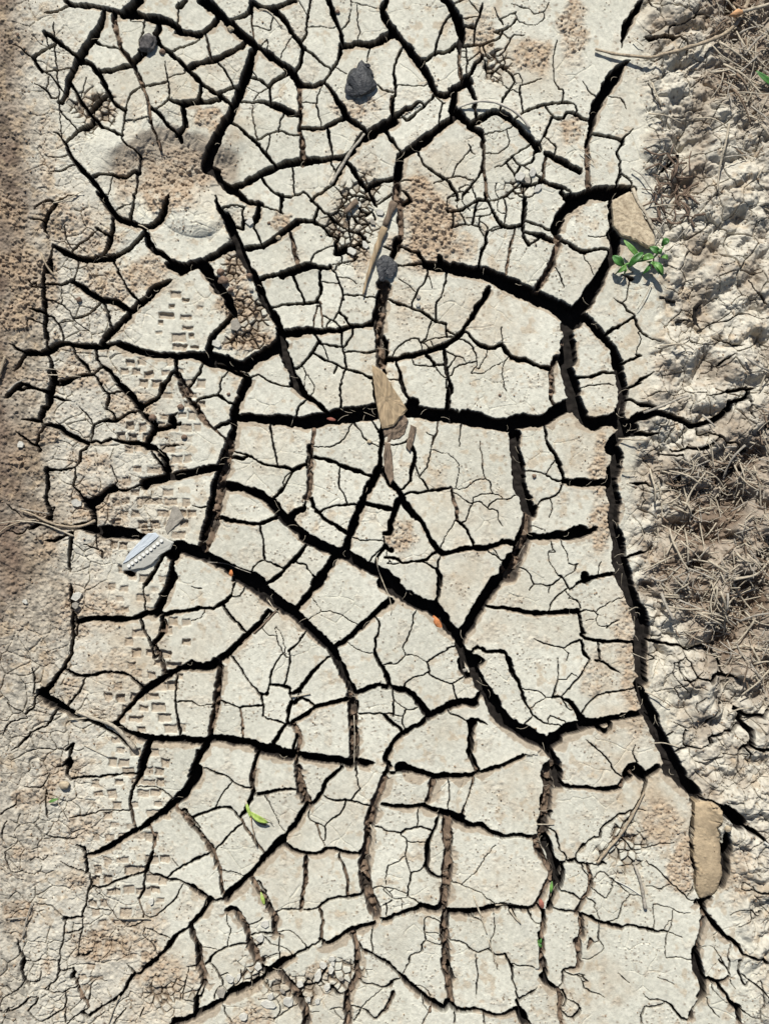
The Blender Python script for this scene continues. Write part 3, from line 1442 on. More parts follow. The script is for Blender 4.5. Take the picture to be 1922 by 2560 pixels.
def cells(u, v, size, seed, stretch=1.0):
    """jittered cells: distance to the nearest seed, gap between the two nearest, a random value per cell"""
    r = np.random.RandomState(seed)
    x = (u - u.min()) / size + 1.2; y = (v - v.min()) / (size * stretch) + 1.4
    n1 = int(x.max()) + 4; n2 = int(y.max()) + 4
    jx = r.rand(n2, n1).astype(np.float32); jy = r.rand(n2, n1).astype(np.float32); rv = r.rand(n2, n1).astype(np.float32)
    xi = x.astype(np.int32); yi = y.astype(np.int32)
    f1 = np.full(x.shape, 9, np.float32); f2 = f1.copy(); rid = np.zeros(x.shape, np.float32)
    for dy in (-1, 0, 1):
        for dx in (-1, 0, 1):
            a = np.clip(xi + dx, 0, n1 - 1); b = np.clip(yi + dy, 0, n2 - 1)
            d = np.hypot(a + jx[b, a] - x, b + jy[b, a] - y)
            m = d < f1
            f2 = np.where(m, f1, np.minimum(f2, d))
            rid = np.where(m, rv[b, a], rid)
            f1 = np.where(m, d, f1)
    return f1, f2 - f1, rid

def sstep(a, b, x):
    t = np.clip((x - a) / (b - a), 0, 1)
    return t * t * (3 - 2 * t)

# ---------------------------------------------------------------- cracks as a distance field
lines = []
ox = oy = 0.0
K = 500.0 / 1661.0
for ln in TRACES.strip().splitlines():
    t = ln.split()
    if not t: continue
    if t[0][0] == '@':
        ox, oy = float(t[0][1:]), float(t[1]); continue
    w = t[0]; shallow = w.endswith('s'); w = w.rstrip('s')
    w = [float(q) * 1.07 + 0.4 for q in w.split('-')]; w0, w1 = w[0], w[-1]
    p = [(ox + float(t[i]) * K, oy + float(t[i + 1]) * K) for i in range(1, len(t) - 1, 2)]
    if len(p) < 2: continue
    lines.append((w0 * K, w1 * K, shallow, p))

# ends that stop just short of a neighbour are carried on to it; truly free ends run out to a point
SA = np.array([(a[0], a[1], b[0], b[1], max(w0, w1) / 2, k) for k, (w0, w1, s_, p) in enumerate(lines) for a, b in zip(p[:-1], p[1:])], np.float32)
def nearest_other(pt, k):
    ax, ay = SA[:, 0], SA[:, 1]; dx, dy = SA[:, 2] - ax, SA[:, 3] - ay
    t = np.clip(((pt[0] - ax) * dx + (pt[1] - ay) * dy) / (dx * dx + dy * dy + 1e-6), 0, 1)
    qx, qy = ax + t * dx, ay + t * dy
    d = np.hypot(qx - pt[0], qy - pt[1]) - SA[:, 4]
    d[SA[:, 5] == k] = 1e9
    i = int(np.argmin(d)); return float(d[i]), (float(qx[i]), float(qy[i]))
free = {}
for k, (w0, w1, s_, p) in enumerate(lines):
    np_ = list(p); fr = [False, False]
    for e_i, pt in ((0, p[0]), (1, p[-1])):
        if not (4 < pt[0] < PW - 4 and 4 < pt[1] < PH - 4): continue
        d, q_ = nearest_other(pt, k)
        if d > 19: fr[e_i] = True
        elif d > 0:
            if e_i == 0: np_.insert(0, q_)
            else: np_.append(q_)
    lines[k] = (w0, w1, s_, np_); free[k] = fr
print('free ends', sum(a + b for a, b in free.values()))

def smooth_poly(p, w0, w1):
    n = len(p); out = []
    for i in range(n - 1):
        p0 = p[max(i - 1, 0)]; p1 = p[i]; p2 = p[i + 1]; p3 = p[min(i + 2, n - 1)]
        L = math.dist(p1, p2); k = max(1, int(L / 9))
        for j in range(k):
            t = j / k; t2 = t * t; t3 = t2 * t
            q = [0.5 * ((2 * p1[a]) + (-p0[a] + p2[a]) * t + (2 * p0[a] - 5 * p1[a] + 4 * p2[a] - p3[a]) * t2 +
                        (-p0[a] + 3 * p1[a] - 3 * p2[a] + p3[a]) * t3) for a in (0, 1)]
            s = (i + t) / (n - 1)
            out.append((q[0], q[1], w0 + (w1 - w0) * s))
    out.append((p[-1][0], p[-1][1], w1))
    return out

# wandering edges: sample the network through a small domain warp
UW = U + 2.3 * vnoise(U, V, 19, 3) + 1.7 * vnoise(U, V, 7.5, 4)
VW = V + 2.3 * vnoise(U, V, 19, 5) + 1.7 * vnoise(U, V, 7.5, 6)
BIG = 99.0
sdf = np.full(U.shape, BIG, np.float32)      # signed distance to a crack edge (negative inside)
sdw = sdf.copy()                             # the same for wide cracks only
sds = sdf.copy()                             # the same for cracks wide enough to part two plates
dep = np.full(U.shape, 18.0, np.float32)     # depth of the nearest crack, mm
wid = np.zeros(U.shape, np.float32)
shl = np.zeros(U.shape, np.float32)
PAD = 30.0
for lk, (w0, w1, shallow, p) in enumerate(lines):
    q = smooth_poly(p, w0, w1)
    nq = len(q); reach = min(nq // 2, max(2, int(max(w0, w1) / 9 * 1.6) + 1))
    for e_i in (0, 1):
        if free[lk][e_i]:
            for t in range(reach + 1):
                i_ = t if e_i == 0 else nq - 1 - t
                f_ = 0.12 + 0.88 * (t / (reach + .01)) ** .7
                q[i_] = (q[i_][0], q[i_][1], q[i_][2] * min(1, f_))
    for (xa, ya, wa), (xb, yb, wb) in zip(q[:-1], q[1:]):
        pad = PAD + max(wa, wb) / 2
        i0 = max(0, int((min(xa, xb) - pad + MARG) / G)); i1 = min(nx, int((max(xa, xb) + pad + MARG) / G) + 2)
        j0 = max(0, int((min(ya, yb) - pad + MARG) / G)); j1 = min(ny, int((max(ya, yb) + pad + MARG) / G) + 2)
        if i1 <= i0 or j1 <= j0: continue
        uu = UW[j0:j1, i0:i1]; vv = VW[j0:j1, i0:i1]
        dx, dy = xb - xa, yb - ya
        L2 = dx * dx + dy * dy + 1e-6
        t = np.clip(((uu - xa) * dx + (vv - ya) * dy) / L2, 0, 1)
        d = np.hypot(uu - xa - t * dx, vv - ya - t * dy)
        w = wa + (wb - wa) * t
        hw = np.maximum(w * 0.5, 1.0)
        s_ = d - hw
        sd2_ = s_
        if (xa, ya, wa) == q[0] or (xb, yb, wb) == q[-1]:      # for parting plates a crack reaches a little past its drawn ends
            e = 9.0 / math.sqrt(L2)
            te = np.clip(((uu - xa) * dx + (vv - ya) * dy) / L2, -e, 1 + e)
            sd2_ = np.hypot(uu - xa - te * dx, vv - ya - te * dy) - hw
        blk = sdf[j0:j1, i0:i1]
        m = s_ < blk
        blk[m] = s_[m]
        if shallow: D = 0.9 * w * 0.5 + 4.5
        else: D = np.clip(2.8 * w * 0.5 + 7.0, 8.5, 27) * np.clip(w / 2.2, 0.45, 1)
        dep[j0:j1, i0:i1][m] = D[m]
        wid[j0:j1, i0:i1][m] = w[m]
        shl[j0:j1, i0:i1][m] = 1.0 if shallow else 0.0
        if max(wa, wb) > 10:
            b2 = sdw[j0:j1, i0:i1]; np.minimum(b2, s_, out=b2)
        if max(w0, w1) >= 7.9 * K:
            b3 = sds[j0:j1, i0:i1]; np.minimum(b3, sd2_, out=b3)
jag = vnoise(U, V, 24, 11)
jag2 = vnoise(U, V, 6, 12)
sdf = sdf + np.minimum(wid * 0.13, 3.2) * jag + np.minimum(wid * 0.14, 2.0) * vnoise(U, V, 60, 13) + np.minimum(wid * 0.06, 1.2) * jag2

# ---------------------------------------------------------------- zones of the ground
def ell(cx, cy, rx, ry, soft=0.35, wob=0.42, seed=31):
    r = np.hypot((U - cx) / rx, (V - cy) / ry) + wob * vnoise(U, V, max(rx, ry) * 0.45, seed)
    return 1 - sstep(1 - soft, 1 + soft, r)

def curve_x(pts, v):
    ys = [q[0] for q in pts]; xs = [q[1] for q in pts]
    return np.interp(v, ys, xs).astype(np.float32)

wob1 = 26 * vnoise(U, V, 130, 21) + 12 * vnoise(U, V, 40, 22)
# left: loose granular soil, reddish at the very edge
lx = curve_x([(0, 45), (300, 95), (480, 85), (700, 120), (960, 100), (1300, 150), (1450, 180), (1700, 165), (1900, 120), (2100, 90), (2300, 70), (2560, 60)], V)
soilL = 1 - sstep(-55, 45, U - lx + wob1)
redL = 1 - sstep(-60, 60, U - curve_x([(0, 25), (300, 60), (480, 75), (650, 50), (900, 20), (1250, 60), (1450, 60), (1750, -20), (2560, -60)], V) + wob1)
lx2 = curve_x([(0, 150), (300, 170), (480, 260), (700, 320), (960, 350), (1300, 400), (1450, 300), (1900, 260), (2200, 300), (2560, 420)], V)
roughL = 1 - sstep(-130, 90, U - lx2 + 2 * wob1)
# right: churned mud, lumpy, with straw
rx_ = curve_x([(0, 1600), (200, 1590), (480, 1600), (560, 1640), (700, 1650), (900, 1640), (1050, 1580), (1250, 1560), (1500, 1590), (1700, 1640), (1900, 1700), (2100, 1810), (2560, 1900)], V)
churn = sstep(-30, 50, U - rx_ + wob1)
straw = sstep(-40, 70, U - curve_x([(0, 1740), (230, 1800), (340, 1900), (600, 2010), (820, 1960), (880, 1890), (960, 1920), (1080, 1870), (1180, 1690), (1250, 1640), (1450, 1610), (1520, 1680), (1620, 1790), (1750, 1870), (1850, 1980), (2560, 2150)], V) + 2 * wob1)
crumb = np.zeros_like(U)
for (cx, cy, rx, ry, s) in [(1070, 560, 64, 100, 1.5), (1080, 620, 90, 50, 1), (420, 450, 105, 75, 1.2), (525, 295, 34, 30, 1), (1333, 138, 46, 42, 1),
        (1430, 70, 34, 80, .9), (1425, 328, 30, 34, .9), (890, 262, 55, 30, .7), (916, 424, 34, 30, .6), (701, 551, 26, 22, 1), (1000, 1345, 34, 40, 1),
        (600, 770, 55, 40, 1.3), (630, 850, 62, 30, 1.3), (585, 700, 30, 60, 1), (1500, 1180, 24, 80, 1), (1505, 1310, 28, 60, 1), (1705, 2150, 40, 75, 1),
        (1640, 2060, 60, 50, .8), (370, 690, 60, 50, 1), (270, 720, 55, 45, .8), (870, 560, 50, 40, .25), (900, 640, 24, 60, .8), (340, 1010, 60, 50, .8), (250, 620, 60, 60, .7), (360, 150, 1, 1, 0),
        (250, 270, 50, 35, .8), (740, 2470, 80, 30, .3), (790, 2430, 34, 24, .8), (630, 2540, 50, 30, .7), (420, 2440, 70, 60, .8), (1560, 1560, 26, 90, .8),
        (1590, 1700, 30, 120, .9), (1840, 2180, 30, 80, .8), (230, 1530, 70, 60, .8), (240, 1250, 70, 60, .9), (1420, 1480, 1, 1, 0), (1205, 85, 30, 60, .8),
        (300, 1680, 60, 70, .4), (270, 2360, 80, 40, .9), (330, 2330, 90, 50, .6), (1480, 1690, 30, 60, .6), (150, 560, 60, 60, .8), (740, 650, 30, 30, .3), (500, 1480, 1, 1, 0)]:
    if s > 0: crumb = np.maximum(crumb, s * ell(cx, cy, rx, ry))
crumb = np.maximum(crumb, 0.75 * sstep(0.25, 0.6, vnoise(U, V, 70, 41)) * roughL)
crumb = np.maximum(crumb, 0.85 * sstep(0.45, 0.65, vnoise(U, V, 36, 44) + 0.3 * vnoise(U, V, 11, 45)) * sstep(40, 0, np.abs(U - 900) * 0 + 10) * 0.35)
stain = 0
for (cx, cy, rx, ry, s) in [(560, 330, 60, 40, .6), (1330, 160, 90, 60, .5), (1100, 420, 90, 60, .5), (1060, 800, 120, 60, .5), (1230, 790, 80, 90, .5), (1480, 690, 60, 50, .5),
        (1220, 860, 60, 60, .4), (1500, 1110, 80, 60, .8), (1130, 1290, 120, 90, .4), (1140, 1470, 60, 60, .6), (1190, 1400, 60, 90, .35), (470, 200, 60, 60, .4), (1290, 1960, 90, 60, .4),
        (870, 990, 70, 40, .35), (640, 1120, 70, 60, .3), (1280, 2200, 70, 40, .4), (1640, 1990, 60, 70, .9), (1590, 580, 60, 50, .8), (1540, 1700, 40, 260, .6), (820, 500, 60, 40, .4),
        (1690, 2040, 60, 60, .9), (400, 1320, 80, 60, .5), (300, 1640, 90, 110, .6), (1440, 2520, 60, 60, .4), (1500, 2460, 60, 60, .5), (380, 1290, 90, 60, .4)]:
    stain = np.maximum(stain, s * ell(cx, cy, rx * 1.2, ry * 1.2, 0.6, 0.5, 33))
stain = np.maximum(stain, 0.45 * sstep(0.1, 0.7, fbm(U, V, 220, 3, 51)))

# ---------------------------------------------------------------- relief, in millimetres
h = 0.9 * fbm(U, V, 260, 3, 61) + 0.25 * fbm(U, V, 60, 3, 71)
fine = fbm(U, V, 9, 2, 81)
h = h + 0.10 * fine
c1, g1, r1 = cells(U, V, 13, 91)
c2, g2, r2 = cells(U + 4 * fine, V, 7.5, 92)
dome1 = np.clip(1.15 - c1 / 0.62, 0, 0.75) * np.maximum(r1 * 1.7 - 0.35, 0.08)
dome2 = np.clip(1.15 - c2 / 0.62, 0, 0.8) * np.maximum(r2 * 1.6 - 0.3, 0.1)
h = h + crumb * (2.6 * dome1 + 2.2 * dome2 + 1.5 * fbm(U, V, 24, 3, 93) - 1.0)
lowL = sstep(1350, 1750, V)
h = h + soilL * ((1 - 0.7 * lowL) * (1.8 * dome1 * (r1 > .6) + 2.0 * dome2) + 5.0 * fbm(U, V, 70, 6, 94, 0.66)) + roughL * (1 - soilL) * (2.6 * fbm(U, V, 34, 5, 95, .6) + 0.7 * dome2 * (r2 > .5) + 0.4 * dome2 * sstep(0.0, 0.5, vnoise(U, V, 34, 96)))
# small flakes, grit and dimples sprinkled over the plates
mot = sstep(0.15, 0.6, vnoise(U, V, 55, 97) + 0.4 * vnoise(U, V, 16, 98))
c3, g3, r3 = cells(U, V, 11, 99)
grit = np.clip(1 - c3 / (0.16 + 0.18 * r3), 0, 1) * (r3 > 0.62)
pitm = np.clip(1 - c3 / 0.2, 0, 1) * (r3 < 0.13)
h = h + grit * (0.25 + 0.9 * mot) - 0.8 * pitm * (0.4 + mot)
# crossing scratches and pressed-in straw marks
sc = vnoise(U * 0.25 + V * 0.9, V * 0.2 - U * 0.55, 5.0, 101)
sc2 = vnoise(U * 0.9 - V * 0.35, V * 0.15, 6.0, 102)
h = h - 0.30 * sstep(0.55, 0.9, sc) * mot - 0.22 * sstep(0.6, 0.95, sc2) * (1 - roughL)
# fine flaking: thin terraces
tv = fbm(U, V, 42, 4, 103) * 5
tf = tv - np.floor(tv)
h = h + (0.14 + 0.5 * roughL + 0.30 * churn) * (np.floor(tv) + sstep(0.0, 0.12, tf)) * 0.55
# churned mud at the right
lump = np.minimum(np.abs(fbm(U + 0.6 * V, V, 170, 3, 111)) * 2.6, 1)
lump2 = np.minimum(np.abs(fbm(U + 0.3 * V, V, 78, 3, 112)) * 2.6, 1)
lump3 = np.minimum(np.abs(fbm(U, V, 34, 3, 114)) * 2.6, 1)
hc = 11.0 * lump + 9.0 * lump2 + 4.0 * lump3 + 2.2 * fbm(U, V, 22, 4, 113, 0.6) - 9.0
for (x0, y0, x1, y1, wv, dv) in [(1720, 330, 1715, 430, 55, 16), (1700, 470, 1665, 560, 30, 6), (1690, 620, 1640, 720, 40, 9), (1640, 720, 1700, 830, 40, 8), (1745, 700, 1755, 930, 30, 8), (1860, 560, 1800, 620, 30, 6),
        (1720, 160, 1740, 260, 40, 7), (1860, 60, 1900, 200, 60, 9), (1560, 460, 1600, 560, 1, 0), (1655, 1520, 1640, 1640, 30, 6), (1650, 1640, 1665, 1800, 22, 7), (1665, 1800, 1740, 1900, 26, 5),
        (1780, 1600, 1810, 1720, 34, 9), (1810, 1720, 1850, 1790, 38, 9), (1650, 1150, 1700, 1300, 40, 6), (1740, 1230, 1900, 1270, 40, 8), (1750, 1340, 1830, 1360, 40, 9), (1860, 1480, 1880, 1600, 50, 9),
        (1900, 400, 1920, 520, 26, 6), (1850, 930, 1900, 980, 1, 0), (1900, 850, 1920, 960, 25, 6), (1660, 1330, 1680, 1500, 26, 6), (1640, 200, 1650, 240, 1, 0), (1790, 2270, 1850, 2370, 22, 5), (1650, 2100, 1700, 2200, 1, 0), (1600, 1180, 1650, 1220, 18, 4)]:
    if dv <= 0: continue
    dx, dy = x1 - x0, y1 - y0
    t = np.clip(((UW - x0) * dx + (VW - y0) * dy) / (dx * dx + dy * dy), 0, 1)
    d = np.hypot(UW - x0 - t * dx, VW - y0 - t * dy) + 14 * vnoise(U, V, 45, 115)
    hc = hc - 1.5 * dv * np.exp(-(d / wv) ** 2 * 1.4)
hc = hc + straw * (6.0 * fbm(U, V, 34, 3, 116) + 2.0 * dome1 - 3.5)
# thin shrinkage cracks through the churned mud
_, gg, _r = cells(U + 9 * vnoise(U, V, 30, 118), V + 9 * vnoise(U, V, 30, 119), 60, 117)
hair = np.clip(1 - gg * 60 / (2.0 + 2.6 * np.clip(vnoise(U, V, 80, 120), 0, 1)), 0, 1) * (vnoise(U, V, 50, 121) > -0.45)
pitf = sstep(0.06, 0.34, fbm(U + V * 0.5, V, 95, 4, 116 + 9)) * np.clip(straw + 0.10 * churn, 0, 1)
hc = hc - 19 * pitf
h = h * (1 - churn) + (hc + 0.6 * h) * churn
# fine crackle of the crusted left edge and of two shattered spots
_, gl, _r = cells(U + 5 * vnoise(U, V, 16, 122), V + 5 * vnoise(U, V, 16, 123), 24, 124)
hairl = np.clip(1 - gl * 24 / 2.3, 0, 1) * (vnoise(U, V, 60, 125) > -0.05)
_, gl2, _r = cells(U + 10 * vnoise(U, V, 30, 221), V + 10 * vnoise(U, V, 30, 222), 52, 223)
hairl = np.maximum(hairl * .8, np.clip(1 - gl2 * 52 / 3.0, 0, 1) * (vnoise(U, V, 80, 224) > -0.3) * 1.5)
edge_zone = np.maximum(roughL * np.maximum(1 - soilL, lowL), ell(880, 590, 60, 90))
_, gg2, _r = cells(U + 7 * vnoise(U, V, 22, 128), V + 7 * vnoise(U, V, 22, 129), 27, 127)
hair2 = np.clip(1 - gg2 * 27 / 1.7, 0, 1) * (vnoise(U, V, 45, 130) > 0.1)
h = h - (5.0 * hair + 3.0 * hair2) * churn * (1 - straw) - 2.4 * hairl * edge_zone
tc_ = fbm(U, V, 75, 5, 131, 0.6) * 6; tcf = tc_ - np.floor(tc_)
h = h + churn * 1.1 * (np.floor(tc_) + sstep(0.0, 0.14, tcf))

# shattered spots: small flakes with open gaps, some missing
shat = np.zeros_like(U)
for (cx, cy, rx, ry) in [(880, 545, 62, 70), (905, 480, 40, 50), (1290, 470, 34, 26), (740, 2480, 70, 40), (850, 2450, 60, 45), (620, 800, 44, 60), (585, 650, 24, 50), (610, 850, 50, 30), (1240, 160, 34, 34), (230, 270, 50, 60), (640, 2440, 40, 40), (420, 2490, 60, 40), (1560, 2130, 60, 60)]:
    shat = np.maximum(shat, ell(cx, cy, rx, ry, 0.45, 0.5, 181))
cs_, gs_, rs_ = cells(U + 5 * vnoise(U, V, 25, 182), V + 5 * vnoise(U, V, 25, 183), 19, 184)
gap = np.clip(1 - gs_ * 19 / (1.0 + 3.2 * shat), 0, 1)
h = h - shat * (gap * 5.0 + np.where(rs_ < 0.3 * shat, 5.0, 0) + 1.4 * rs_)
SHG = shat * np.clip(gap * 1.5 + (rs_ < 0.3) * (0.6 + 0.3 * dome2), 0, 1)
# hairlines wandering over the plates
_, g6, _r = cells(U + 12 * vnoise(U, V, 40, 211), V + 12 * vnoise(U, V, 40, 212), 62, 213)
hair3 = np.clip(1 - g6 * 62 / 1.9, 0, 1) * sstep(0.05, 0.35, vnoise(U, V, 95, 214) - 0.2 * (vnoise(U, V, 25, 215)))
h = h - 1.5 * hair3 * (1 - churn)
h = h + 0.9 * np.clip(1 - sdw / 20, 0, 1) ** 2 * np.clip(vnoise(U, V, 160, 216) + .4, 0, 1) * (1 - churn)
# ---- imprints: boot print and tyre blocks
def ringdip(cx, cy, rx, ry, a0, a1, wpx, dmm, ang=0.0):
    ca, sa = math.cos(ang), math.sin(ang)
    x = (U - cx) * ca + (V - cy) * sa; y = -(U - cx) * sa + (V - cy) * ca
    r = np.hypot(x / rx, y / ry); a = np.degrees(np.arctan2(y, x))
    m = sstep(a0 - 12, a0 + 6, a) * (1 - sstep(a1 - 6, a1 + 12, a))
    return dmm * m * np.exp(-(((r - 1) * min(rx, ry)) / wpx) ** 2)
ftop = 304 + 62 * (np.abs(U - 415) / 150) ** 1.6 + 16 * vnoise(U, V, 70, 134) + 6 * vnoise(U, V, 22, 140)
fside = 1 - sstep(120, 185, np.abs(U - 425) + 25 * vnoise(U, V, 60, 145))
foot = sstep(0, 1, (V - ftop) / 62) * (1 - sstep(80, 230, V - ftop)) * fside
foot2 = (sstep(0, 1, (V - ftop) / 20) * (1 - sstep(60, 85, V - ftop))) * fside
tq = fbm(U, V, 50, 3, 146) * 5; tqf = tq - np.floor(tq)
h = h + ell(430, 440, 170, 150, .4, .3, 147) * 1.3 * (np.floor(tq) + sstep(0, .15, tqf))
h = h - 9.5 * foot + foot2 * 0.8 * vnoise(U * 0.9 + V * 0.5, V * 0.2, 6, 135)
lobe = np.hypot((U - 482) / 84, (V - 530) / 66) + 0.16 * vnoise(U, V, 45, 136)
h = h + 5.5 * np.sqrt(np.clip(1 - lobe ** 2, 0, 1))
lobe2 = np.hypot((U - 175) / 50, (V - 530) / 46) + 0.15 * vnoise(U, V, 40, 137)
h = h + 4.0 * np.sqrt(np.clip(1 - lobe2 ** 2, 0, 1)) + 3.0 * np.sqrt(np.clip(1 - np.hypot((U - 130) / 34, (V - 545) / 30) ** 2, 0, 1))
h = h - 4 * np.exp(-(((U - 590) + (V - 400) * 0.2) / 34) ** 2 - ((V - 400) / 40) ** 2)
for k in range(7):       # sole bars
    d_ = ((U - (285 + 21 * k)) * 0.86 - (V - 505) * 0.5)
    h = h + 1.8 * np.exp(-(d_ / 3.4) ** 2) * ell(330, 510, 75, 42, 0.3, 0.2, 138)
tread = []
tr = random.Random(5)
def pit(x, y, w, hh, a): tread.append((x, y, w, hh, a))
for (x, y, w, hh) in [(440, 738, 25, 18), (466, 750, 18, 10), (416, 790, 38, 15), (466, 795, 30, 12), (447, 845, 36, 20), (398, 832, 18, 8), (450, 868, 36, 14), (486, 868, 20, 8), (430, 768, 14, 8), (470, 822, 26, 10),
                      (500, 770, 16, 8), (402, 808, 12, 10), (480, 840, 12, 12)]: pit(x, y, w, hh, 0.03)
cx_ = [(900, 410), (1000, 420), (1100, 410), (1200, 400), (1340, 390), (1500, 385), (1700, 385), (1850, 370), (1950, 340), (2100, 330), (2300, 320), (2480, 270)]
y = 905
while y < 2480:
    xc = np.interp(y, [q[0] for q in cx_], [q[1] for q in cx_])
    k = 0
    for dx in (-96, -68, -30, 8, 44, 74):
        if y > 2330 and tr.random() < .6: continue
        if tr.random() < 0.36: continue
        w = tr.choice([22, 27, 34]); hh = tr.choice([14, 18, 20])
        if abs(dx) > 60: w = 20
        pit(xc + dx + tr.uniform(-5, 5) + (9 if int(y / 27) % 2 else -9), y + tr.uniform(-4, 4), w, hh, tr.uniform(-.05, .05))
    y += 27
treadz = np.zeros_like(U)
for (x, y, w, hh, a) in tread:
    i0 = int((x - w + MARG) / G); i1 = int((x + w + MARG) / G) + 1; j0 = int((y - hh * 1.5 + MARG) / G); j1 = int((y + hh * 1.5 + MARG) / G) + 1
    uu = UW[j0:j1, i0:i1] - x; vv = VW[j0:j1, i0:i1] - y
    uu, vv = uu + a * vv, vv - a * uu
    d = np.maximum(np.abs(uu) - w / 2, np.abs(vv) - hh / 2)
    m = 1 - sstep(-2.2, 2.8, d + 0.6)
    depth = tr.uniform(2.4, 5.0) * (0.7 if y > 2250 else 1)
    b = treadz[j0:j1, i0:i1]; np.maximum(b, m * depth * (0.75 + 0.25 * (-vv / hh + .5)), out=b)
treadz = treadz * np.clip(0.95 + 0.7 * vnoise(U, V, 75, 139), 0.25, 1.3)
h = h - treadz + (treadz > 0.8) * 0.8 * dome2 * (vnoise(U, V, 40, 133) > -0.2)
TREADM = sstep(0.5, 1.5, treadz)

# ---------------------------------------------------------------- plates: connected pieces between the cracks
solid = (sds > 3.2) & (U > -4) & (U < PW + 4) & (V > -4) & (V < PH + 4)
parent_ = [0]
def find(a):
    while parent_[a] != a:
        parent_[a] = parent_[parent_[a]]; a = parent_[a]
    return a
labn = np.zeros(U.shape, np.int32)
prev = []
st = 2      # label on every second sample, then spread
sub = solid[::st, ::st]
lab = np.zeros(sub.shape, np.int32)
for j in range(sub.shape[0]):
    row = sub[j].astype(np.int8)
    dd = np.diff(np.concatenate(([0], row, [0])))
    s_i = np.flatnonzero(dd == 1); e_i = np.flatnonzero(dd == -1)
    cur = []; pk = 0
    for a, b in zip(s_i.tolist(), e_i.tolist()):
        l = 0
        while pk < len(prev) and prev[pk][1] <= a: pk += 1
        q = pk
        while q < len(prev) and prev[q][0] < b:
            if l == 0: l = find(prev[q][2])
            else:
                o_ = find(prev[q][2])
                if o_ != l: parent_[max(l, o_)] = min(l, o_); l = min(l, o_)
            q += 1
        if l == 0:
            parent_.append(len(parent_)); l = len(parent_) - 1
        cur.append((a, b, l)); lab[j, a:b] = l
    prev = cur
root = np.array([find(i) if i else 0 for i in range(len(parent_))], np.int32)
lab = root[lab]
area = np.bincount(lab.ravel(), minlength=len(parent_)) * (G * st) ** 2     # photo px squared
MINA = 260
ok = area >= MINA; ok[0] = False
lab = np.where(ok[lab], lab, 0)
def spread(a, n, mask=None):
    for _ in range(n):
        z = a == 0
        if mask is not None: z &= mask
        for sh, ax in ((1, 0), (-1, 0), (1, 1), (-1, 1)):
            r = np.roll(a, sh, ax)
            t = z & (a == 0) & (r > 0)
            a[t] = r[t]
    return a
lab = spread(lab, 30)
labn = np.repeat(np.repeat(lab, st, 0), st, 1)[:ny, :nx].copy()
ids = [int(i) for i in np.unique(labn) if i > 0]
# pieces that are the open ground at the left and right margins, not plates
cent = {}
for i in ids:
    m = lab == i
    jj, ii = np.nonzero(m)
    cent[i] = (-MARG + ii.mean() * G * st, -MARG + jj.mean() * G * st, area[i], ii.min() * G * st - MARG, jj.min() * G * st - MARG, ii.max() * G * st - MARG, jj.max() * G * st - MARG)
churn_s = churn[::st, ::st][:lab.shape[0], :lab.shape[1]]; soil_s = soilL[::st, ::st][:lab.shape[0], :lab.shape[1]]
ground_ids = []
for i in ids:
    m = lab == i
    if churn_s[m].mean() > 0.55 or soil_s[m].mean() > 0.45 or area[i] > 400000:
        ground_ids.append(i)
plate_ids = [i for i in ids if i not in ground_ids]
print('components', len(ids), 'plates', len(plate_ids), 'ground', len(ground_ids), [(round(cent[i][0]), round(cent[i][1]), int(cent[i][2])) for i in ground_ids][:30])
print('biggest', sorted([(int(cent[i][2]), round(cent[i][0]), round(cent[i][1])) for i in plate_ids])[-8:])

def at_label(u, v): return int(labn[int((v + MARG) / G), int((u + MARG) / G)])
BP = [(1422 + x * K, 1920 + y * K) for x, y in [(1040, 285), (1100, 268), (1200, 288), (1256, 345), (1264, 440), (1228, 500), (1258, 700), (1268, 900), (1240, 1015), (1180, 1068), (1092, 1082), (1046, 1000), (1056, 850), (1030, 700), (1034, 450)]]
BR = np.zeros(U.shape, bool); bd = np.full(U.shape, 99.0, np.float32)
b0 = slice(int((1940 + MARG) / G), int((2300 + MARG) / G)); b1 = slice(int((1700 + MARG) / G), int((1840 + MARG) / G))
uu, vv = UW[b0, b1], VW[b0, b1]; ins = np.zeros(uu.shape, bool); dd_ = np.full(uu.shape, 99.0)
for (xa, ya), (xb, yb) in zip(BP, BP[1:] + BP[:1]):
    ins ^= ((ya > vv) != (yb > vv)) & (uu < (xb - xa) * (vv - ya) / (yb - ya + 1e-9) + xa)
    t = np.clip(((uu - xa) * (xb - xa) + (vv - ya) * (yb - ya)) / ((xb - xa) ** 2 + (yb - ya) ** 2), 0, 1)
    dd_ = np.minimum(dd_, np.hypot(uu - xa - t * (xb - xa), vv - ya - t * (yb - ya)))
BR[b0, b1] = ins; bd[b0, b1] = np.where(ins, dd_, 99)
rimb = np.zeros(U.shape, np.float32); rimb[b0, b1] = np.where(ins, 0, np.clip(1 - dd_ / 5.0, 0, 1))
brick = max(ids) + 1; labn[BR] = brick; ids.append(brick); plate_ids.append(brick); cent[brick] = (1770.0, 2122.0, 15000.0, 1735.0, 2000.0, 1805.0, 2245.0)
sdf = np.where(BR, np.maximum(sdf, bd), sdf)
